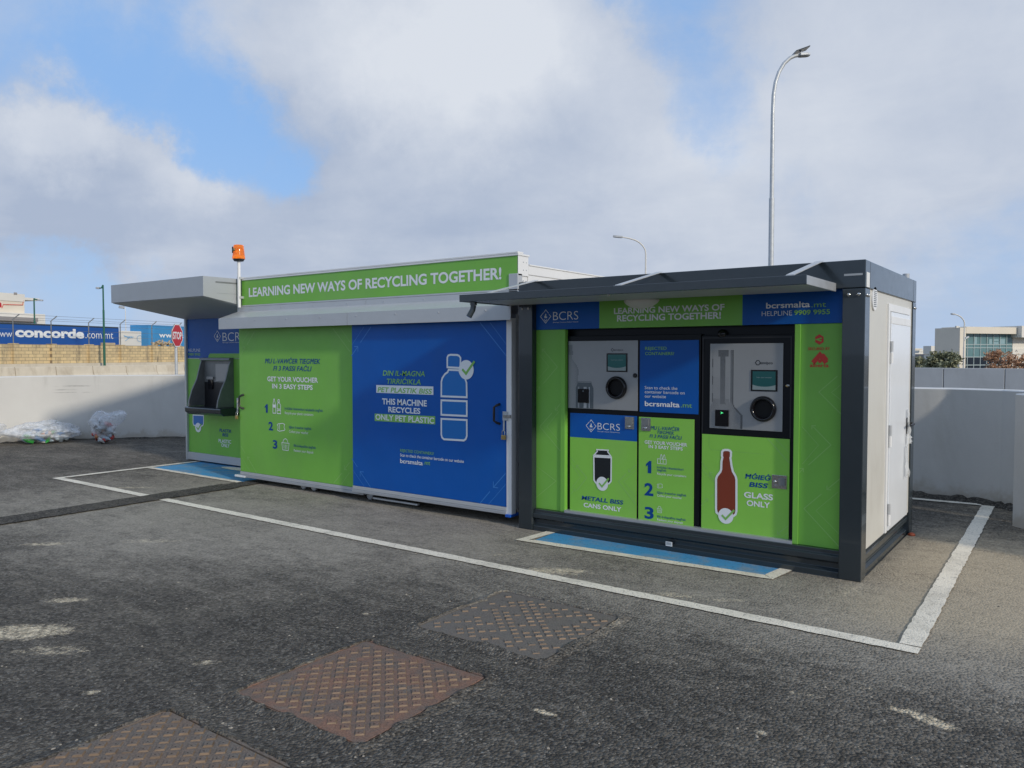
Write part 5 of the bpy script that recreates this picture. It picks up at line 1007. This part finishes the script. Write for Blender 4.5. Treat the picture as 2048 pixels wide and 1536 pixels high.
# ------------------------------------------------------------------ across the road on the left
def dep(px): return 60+13*(px-28)/277.0
A_, B_ = at(28, 709, dep(28)), at(305, 709, dep(305)); UW = (B_-A_); UW.z = 0; UW.normalize()
pw = Plane((A_.x, A_.y, 0), UW)
def pz(px, py): return pw.uz(px, py)
def stone_mat():
    m = bpy.data.materials.new('limestone_blocks'); m.use_nodes = True; t = NT(m.node_tree); b = m.node_tree.nodes['Principled BSDF']
    pos = t.new('ShaderNodeNewGeometry').outputs['Position']; uu = t.vmath('DOT_PRODUCT', pos, tuple(UW)); s = t.new('ShaderNodeSeparateXYZ'); t.l.new(pos, s.inputs[0])
    cmb = t.new('ShaderNodeCombineXYZ'); t.l.new(uu, cmb.inputs[0]); t.l.new(s.outputs[2], cmb.inputs[1])
    br = t.new('ShaderNodeTexBrick'); t.l.new(cmb.outputs[0], br.inputs['Vector']); br.inputs['Scale'].default_value = 1.0; br.inputs['Brick Width'].default_value = .62; br.inputs['Row Height'].default_value = .25; br.inputs['Mortar Size'].default_value = .018
    br.inputs['Color1'].default_value = (.70, .54, .29, 1); br.inputs['Color2'].default_value = (.54, .42, .24, 1); br.inputs['Mortar'].default_value = (.27, .21, .14, 1)
    n = t.noise(t.vmath('MULTIPLY', cmb.outputs[0], (1.0, .35, 1)), 1.1, 7, .65, .4); n2 = t.noise(pos, 3, 6, .6)
    a = t.mix(t.rng(n, .48, .70, 0, .75), br.outputs['Color'], (.15, .13, .10, 1)); a = t.mix(t.rng(n2, .5, .75, 0, .35), a, (.74, .60, .36, 1))
    t.put(b.inputs['Base Color'], a); b.inputs['Roughness'].default_value = .9; M['limestone'] = m
stone_mat()
uA, uB = pz(-420, 700)[0], pz(560, 700)[0]; zst = pz(100, 689)[1]; zsb = pz(100, 727)[1]
sw_ = thing('stone_wall', tuple(pw.w((uA+uB)/2, 0)), 'weathered yellow limestone block wall across the road, under the blue trailer', 'stone wall')
k = MB(); k.pbox(pw, uA, uB, zsb, zst, 0, .45, 'limestone'); wpn = k.build('wall_panel', sw_)
k = MB(); k.pbox(pw, uA, uB, 0, zsb-.002, .40, .9, 'concrete'); k.build('plinth', sw_)
us = [pz(x, 700)[0] for x in (29, 105, 180, 243, 306)]; du = us[1]-us[0]; us = [us[0]-du*i for i in (4, 3, 2, 1)]+us+[us[-1]+du*.98*i for i in (1, 2, 3, 4)]
for u in us: k = MB(); k.pbox(pw, u-.22, u+.22, zsb, zst+.06, .22, .64, 'limestone'); k.build('pilaster', sw_)
for (xa_, xb_) in ((208, 231), ): a, b2 = pz(xa_, 688)[0], pz(xb_, 688)[0]; k = MB(); k.pbox(pw, a, b2, zst+.002, zst+.22, 0, .4, 'stone'); k.build('loose_block', sw_, .03)
fe = thing('barbed_wire_fence', tuple(pw.w(us[5], zst)), 'thin barbed wire fence with bent posts along the top of the limestone wall', 'fence')
zt_f = pz(105, 642)[1]
for u in us: k = MB(); k.tube([pw.w(u, zst-.1, -.1), pw.w(u, zt_f, -.1), pw.w(u+.35, zt_f+.40, .15)], .045, 'grey_metal', 8); k.build('post', fe)
for f, dx in ((.35, 0), (.6, 0), (.85, 0), (1.0, 0)): k = MB(); k.tube([pw.w(us[0], zst+(zt_f-zst)*f, -.05), pw.w(us[-1], zst+(zt_f-zst)*f, -.05)], .012, 'grey_metal', 5); k.build('wire', fe)
for f in (.4, .95): k = MB(); k.tube([pw.w(us[0]+.35*f, zt_f+.40*f, -.1+.25*f), pw.w(us[-1]+.35*f, zt_f+.40*f, -.1+.25*f)], .012, 'grey_metal', 5); k.build('wire', fe)
# concrete road barriers in front of it
pb2 = Plane(tuple(pw.w(0, 0, 7.0)), UW); uj = [pb2.uz(x, 745)[0] for x in (28, 108, 181, 249, 311)]; L_ = (uj[-1]-uj[0])/4; zbt = pb2.uz(100, 733)[1]
proto = None
for i in range(-2, 6):
    u = uj[0]+L_*i; p = pb2.w(u, 0)
    lab = 'pale concrete road barrier, %s in the row behind the white wall' % ('%s from the left' % ['first', 'second', 'third', 'fourth', 'fifth', 'sixth'][i+1] if -1 <= i <= 4 else ('hidden behind the container' if i > 4 else 'beyond the left edge'))
    if proto is None:
        proto = thing('road_barrier', tuple(p), lab, 'road barrier', 'concrete barriers along the road'); k = MB(); k.prism([pb2.w(u+.03, z, d) for d, z in [(.30, 0), (.30, .10), (.16, .30), (.09, zbt-.03), (.06, zbt), (-.06, zbt), (-.09, zbt-.03), (-.16, .30), (-.30, .10), (-.30, 0)]], UW*(L_-.06), 'concrete'); k.build('barrier_body', proto, .01)
        k = MB()
        for dz in (.0, .12):
            for s_ in (-.06, .06): k.disc2(pb2, (u+L_*.72+s_*1.6, zbt-.22-dz*.5), .05, .03, .125, 'grey_print', 10)
    else: copy_thing(proto, p, 0, lab)
# trailers
def trailer(x0, x1, yt, yt1, yb, dd, m, label, name='truck_trailer'):
    pl_ = Plane(tuple(pw.w(0, 0, -dd)), UW); u0, z1 = pl_.uz(x0, yt); u1, z2 = pl_.uz(x1, yt1); zt2 = (z1+z2)/2
    r = thing(name, tuple(pl_.w((u0+u1)/2, 0, -1.2)), label, 'trailer'); k = MB(); k.pbox(pl_, u0, u1, 1.05, zt2, 0, 2.5, m); b_ = k.build('box_body', r, .03)
    k = MB(); k.pbox(pl_, u0+.05, u1-.05, zt2-.14, zt2-.02, .02, .02, 'anthracite' if m == 'trailer_blue' else m); k.pbox(pl_, u1-.10, u1, 1.1, zt2-.1, .015, .02, m); k.build('edge_rail', r)
    for f in (.12, .2, .82, .9): u = u0+(u1-u0)*f; k = MB(); k.lathe(pl_.w(u, .5, -.1), -pl_.N, [(0, 0), (.3, 0), (.5, .05), (.5, .25), (0, .3)], 'rubber', 20); k.build('wheel', r)
    k = MB(); k.pbox(pl_, u0+.2, u1-.2, .85, 1.04, -.5, 1.4, 'grey_metal'); k.build('chassis', r)
    return pl_, b_, zt2
p1, b1, _ = trailer(-190, 237, 642, 650, 690, 7, 'trailer_blue', 'dark blue trailer with large white web address lettering, above the limestone wall')
k = MB(); k.text(p1, 'www.', -14, 27, 673.4, 659.5, .03, 'text_white', -.005, 0, 674); k.text(p1, 'concorde', 30, 168, 674.5, 654, .03, 'text_white', .045, 0, 676.5); k.text(p1, '.com.mt', 170.5, 226, 676.2, 660.5, .03, 'text_white', -.005, 0, 677.6); k.build('lettering', b1)
p2, b2, _ = trailer(239, 305, 661, 664, 692, 9, 'bwhite', 'white trailer with pale blue emblem between the two blue ones')
k = MB(); q = lambda x, y: p2.uz(x, y); M['emblem'] = mat('pale_blue_emblem', (.22, .42, .62), .5); M['pale_lettering'] = mat('pale_grey_lettering', (.42, .52, .60), .5)
for a, b_ in (((247, 671), (259, 675)), ((248, 673.5), (267, 674)), ((259, 675), (250, 682))): k.line2(p2, [q(*a), q(*b_)], .06, .03+.002*len(k.f), 'emblem')
for x in (253, 257, 261): k.line2(p2, [q(x, 672.5), q(x+3, 676.5)], .10, .045, 'emblem')
k.text(p2, 'CO', 273, 299, 683.5, 669.5, .03, 'pale_lettering', -.005, 0, 684.5); k.build('lettering', b2)
p3, b3, _ = trailer(297, 480, 653, 655, 692, 8, 'pale_blue', 'light blue trailer partly hidden by the stop sign')
k = MB(); k.text(p3, 'www.c', 317.5, 366, 675, 664, .03, 'text_white', .02, 0, 676); k.build('lettering', b3)
for (x0, x1, y0, lab) in ((306, 338, 682, 'heap of brown rubble on the limestone wall beside the light blue trailer'),):
    pl_ = Plane(tuple(pw.w(0, 0, -1.2)), UW); u0, z0 = pl_.uz(x0, 692); u1, z1 = pl_.uz(x1+14, y0); k = MB(); rr = random.Random(4)
    for i in range(46):
        u = rr.uniform(u0, u1); hmax = (z1-zst)*(1-abs((u-u0)/(u1-u0)-.45)*1.4); z = zst+.05+max(.05, hmax)*rr.random(); s_ = rr.uniform(.10, .24); c_ = pl_.w(u, z, rr.uniform(-.3, .2))
        v = [c_+Vector((rr.uniform(-1, 1), rr.uniform(-1, 1), rr.uniform(-1, 1))).normalized()*s_ for _ in range(8)]; bm = bmesh.new(); [bm.verts.new(x) for x in v]; bmesh.ops.convex_hull(bm, input=bm.verts); bm.verts.index_update(); k.add([x.co for x in bm.verts], [tuple(y.index for y in f.verts) for f in bm.faces], 'stone'); bm.free()
    o = k.build('rubble_heap'); tag(o, lab, 'rubble', kind='stuff')
# white building far left
def bld(px0, px1, py0, d, zb, deep, m, par, nm, off=0):
    pl_ = Plane(tuple(pw.w(0, 0, -d-off)), UW); u0, _ = pl_.uz(px0, 700); u1, _ = pl_.uz(px1, 700); zt2 = pl_.uz((px0+px1)/2, py0)[1]; k = MB(); k.pbox(pl_, u0, u1, zb, zt2, 0, deep, m); return pl_, u0, u1, zt2, k.build(nm, par, .02)
wb = thing('white_building', tuple(pw.w(-12, 0, -55)), 'white and cream flat roofed building behind the blue trailer at far left', 'building')
pl_, u0, u1, zt2, lo = bld(-160, 92, 622, 46, 0, 12, 'bwhite', wb, 'lower_block'); pl2, v0, v1, zt3, up_ = bld(-160, 51, 581, 47, zt2-1.5, 9, 'bcream', wb, 'upper_block')
k = MB(); k.pbox(pl2, v0, v1+.0, zt3-1.05, zt3+.02, .10, .4, 'bwhite'); k.build('parapet', wb)
k = MB(); a, b_ = pl2.uz(52, 595); k.pbox(pl2, v1+.01, pl2.uz(79, 595)[0], b_-.35, b_, 0, 5, 'bwhite'); k.build('roof_slab', wb)
k = MB(); a = pl2.uz(27, 588); k.pbox(pl2, a[0]-.05, pl2.uz(33, 588)[0], a[1]-.10, pl2.uz(30, 585)[1], .13, .02, 'bgrey'); k.build('vent', wb)
k = MB(); k.tube([pl2.w(*pl2.uz(3, 616), .06), pl2.w(*pl2.uz(6, 609), .06), pl2.w(*pl2.uz(45, 610), .06), pl2.w(*pl2.uz(46, 600), .06)], .05, 'red_print', 6); k.poly2(pl2, [pl2.uz(-2, 617), pl2.uz(3, 613), pl2.uz(2, 606), pl2.uz(-2, 604)], .03, 'red'); k.build('pipe', wb)
k = MB(); k.pbox(pl_, u0, pl_.uz(68, 640)[0], pl_.uz(20, 642)[1], pl_.uz(20, 634)[1], .8, .8, 'bgrey'); k.build('awning', wb)

# ------------------------------------------------------------------ beyond the wall on the right
def dR(px): return 36.0+ (px-1830)*.004
A2, B2 = at(1830, 734, 34), at(2048, 739, 31.5); UR = B2-A2; UR.z = 0; UR.normalize(); prr = Plane((A2.x, A2.y, 0), UR)
us2 = [prr.uz(x, 740)[0] for x in (1887, 2010)]; Lp = us2[1]-us2[0]; zr = prr.uz(1950, 736.5)[1]; proto = None
for i in range(-2, 3):
    u = us2[0]+Lp*i; p = prr.w(u, 0); lab = 'grey concrete wall panel beyond the white wall, %s' % {-1: 'the one next to the dark kiosk', 0: 'the wide middle one of three', 1: 'the one at the right edge'}.get(i, 'one hidden by the kiosk' if i < 0 else 'one outside the picture on the right')
    if proto is None:
        proto = thing('wall_panel_unit', tuple(p), lab, 'wall panel', 'concrete panels along the far road'); k = MB(); k.pbox(prr, u+.012, u+Lp-.012, -3.5, zr, 0, .25, 'grey_concrete'); k.build('panel_body', proto, .015)
    else: copy_thing(proto, p, 0, lab)
of = thing('office_building', tuple(at(1990, 700, 150)), 'cream office building with a tall green glass front, right background', 'building')
A3, B3 = at(1950, 700, 133), at(2030, 700, 136); UO = B3-A3; UO.z = 0; UO.normalize(); po_ = Plane((A3.x, A3.y, 0), UO)
q = po_.uz
def ob(x0, x1, y0, y1, off, deep, m, nm, par=None, bv=.0):
    a, b_ = q(x0, y1); c_, d_ = q(x1, y0); k = MB(); k.pbox(po_, a, c_, b_, d_, off, deep, m); return k.build(nm, par or of, bv)
ob(1911.2, 1926, 655.5, 790, .6, 5.0, 'bcream', 'front_wall'); ob(1926.2, 2028, 655, 667, .6, 4.9, 'bcream', 'roof_fascia'); ob(2028.2, 2090, 653, 675, 1.4, 6, 'bwhite', 'corner_block')
gf = ob(1926.2, 2031, 667.2, 790, -.6, 3.5, 'glass', 'glass_front'); ob(2031.3, 2090, 675.2, 790, -.8, 3.5, 'bwhite', 'side_wing')
k = MB()
for x in (1939, 1952, 1965, 1978, 1991, 2004, 2017): a, zb_ = q(x, 760); k.pbox(po_, a-.05, a+.05, zb_, q(x, 668)[1], -.5, .1, 'mullion')
for y in (689, 695.5, 714, 730): k.pbox(po_, q(1927, y)[0], q(2030, y)[0], q(1975, y)[1]-.06, q(1975, y)[1]+.06, -.52, .08, 'mullion')
k.build('mullions', gf); k = MB(); k.pbox(po_, q(1927, 760)[0], q(2030, 760)[0], q(1975, 760)[1], q(1975, 714.5)[1], -.57, .02, 'glass_dark'); k.build('ground_floor_glazing', gf)
M['sky_reflection'] = mat('reflected_sky', (.28, .42, .45), .15); k = MB()  # sky reflections put into the colour of the paler panes
for x0, x1, y0, y1 in ((1984, 1990, 678, 688), (1992, 2003, 678, 682), (1993, 2003, 684, 688), (2005, 2016, 678, 688), (1955, 1960, 673, 688)): a, b_ = q(x0, y1); c_, d_ = q(x1, y0); k.pbox(po_, a, c_, b_, d_, -.565, .02, 'sky_reflection')
k.build('window_pane', gf); ob(2031.5, 2090, 697, 709, -.60, .3, 'bwhite', 'sign_band'); k = MB(); k.text(po_, 'A', 2036, 2042, 703.5, 699.5, -.58, 'bgrey', .02); k.build('lettering', of)
k = MB(); a, b_ = q(1913, 656); k.pbox(po_, a, a+.3, b_, b_+.35, 0, .3, 'bwhite'); k.pbox(po_, a+.4, a+.65, b_, b_+.35, 0, .3, 'bwhite'); k.build('roof_unit', of)
lw_ = thing('annex_building', tuple(at(1870, 700, 170)), 'low pale building with an open dark entrance left of the office', 'building')
A4 = at(1870, 700, 165); p4 = Plane((A4.x, A4.y, 0), UO); q4 = p4.uz
def lb(x0, x1, y0, y1, off, deep, m, nm, par=lw_): a, b_ = q4(x0, y1); c_, d_ = q4(x1, y0); k = MB(); k.pbox(p4, a, c_, b_, d_, off, deep, m); return k.build(nm, par)
lb(1862, 1900, 692, 708, 0, 2, 'bwhite', 'upper_wall'); lb(1862, 1868, 708.2, 790, 0, 2, 'bwhite', 'pier'); lb(1868.2, 1900, 708.2, 790, -1.5, 5, 'bgrey', 'entrance_recess')
for i, (x0, x1, y0, d, m, lab) in enumerate([(1800, 1846, 707, 230, 'bcream', 'small cream house far off between kiosk and office'), (1838, 1857, 701, 260, 'bwhite', 'tiny white house on the skyline just right of the kiosk'), (1780, 1845, 697, 420, 'bcream', 'hazy house on the skyline behind the small cream one')]):
    A5 = at(x0, 700, d); p5 = Plane((A5.x, A5.y, 0), UO); a, _ = p5.uz(x0, 700); b_, z_ = p5.uz(x1, y0); r = thing('distant_house', tuple(p5.w(a, -6)), lab, 'house'); k = MB(); k.pbox(p5, a, b_, -8, z_, 0, 10, m); k.pbox(p5, a, b_, z_-.4, z_+.1, .15, .3, 'bwhite'); k.build('wall', r)
    for f in (.2, .45, .7, .88): k = MB(); u = a+(b_-a)*f; k.pbox(p5, u-.4, u+.4, z_-3.0, z_-1.6, .03, .03, 'bgrey'); k.build('window', r)
def leafmat(nm, c1, c2):
    m = bpy.data.materials.new(nm); m.use_nodes = True; t = NT(m.node_tree); b = m.node_tree.nodes['Principled BSDF']; pos = t.new('ShaderNodeNewGeometry').outputs['Position']
    t.put(b.inputs['Base Color'], t.mix(t.rng(t.noise(pos, 1.6, 4, .7), .35, .65), c4(c1), c4(c2))); b.inputs['Roughness'].default_value = .6; M[nm] = m
leafmat('olive_leaf', (.15, .16, .085), (.31, .31, .19)); leafmat('orange_leaf', (.40, .22, .11), (.58, .35, .22))
def tree(px, py_top, py_low, wpx, d, zg, m, label, n, s0, name, bare=.0, seed=1):
    rr = random.Random(seed); c0 = at(px, py_low, d); top = at(px, py_top, d); Rx = wpx/2/FOC*d; Rz = (top.z-c0.z)/2; cz = (top.z+c0.z)/2; b_ = Vector((c0.x, c0.y, zg)); r = thing(name, tuple(b_), label, 'tree' if 'tree' in name else 'bush')
    k = MB(); k.tube([b_, b_+Vector((.1, 0, (cz-zg)*.5)), Vector((c0.x, c0.y, cz))], [.16, .12, .07], 'bark', 8)
    tips = []
    for i in range(12):
        a = rr.uniform(0, 6.28); e = Vector((c0.x+Rx*.75*math.cos(a), c0.y+Rx*.75*math.sin(a), cz+Rz*rr.uniform(-.3, .85))); s_ = b_.lerp(Vector((c0.x, c0.y, cz)), rr.uniform(.45, 1)); mid_ = s_.lerp(e, .5)+Vector((0, 0, .2)); k.tube([s_, mid_, e], [.06, .04, .015], 'bark', 6); tips.append(e)
    k.build('trunk', r); k = MB(); cl_ = []
    for i in range(34):
        a = rr.uniform(0, 6.28); q_ = rr.random()**.4; zz_ = rr.uniform(-1, 1); w_ = math.sqrt(max(.05, 1-zz_*zz_)); cl_.append((Vector((c0.x+Rx*q_*w_*math.cos(a), c0.y+Rx*q_*w_*math.sin(a), cz+Rz*zz_*.92)), rr.uniform(.5, 1.1)*Rx*.30))
    for i in range(n):
        c_, R_ = rr.choice(cl_); p = c_+Vector((rr.gauss(0, 1), rr.gauss(0, 1), rr.gauss(0, .8)))*R_*.55; a = Vector((rr.gauss(0, 1), rr.gauss(0, 1), rr.gauss(0, 1))).normalized()*s0*rr.uniform(.6, 1.3); b2 = a.cross(Vector((rr.gauss(0, 1), rr.gauss(0, 1), rr.gauss(0, 1)))).normalized()*s0*.55
        k.add([p-a*.5, p+b2*.5, p+a*.5, p-b2*.5], [(0, 1, 2, 3)], m)
    k.build('foliage', r)
tree(1888, 707, 745, 62, 62, -4, 'olive_leaf', 'rounded olive green bush tree in front of the low pale annex', 5200, .26, 'olive_tree', 0, 2)
tree(1833, 716, 745, 42, 66, -4, 'olive_leaf', 'small dark green bush beside the right post of the kiosk', 2200, .26, 'garden_bush', 0, 5)
tree(1998, 702, 748, 62, 64, -4, 'orange_leaf', 'sparse orange brown leaved tree before the office glass front', 1900, .20, 'autumn_tree', 0, 7)
tree(2046, 710, 748, 40, 66, -4, 'orange_leaf', 'second orange brown tree cut by the right edge', 1200, .20, 'autumn_tree', 0, 9)
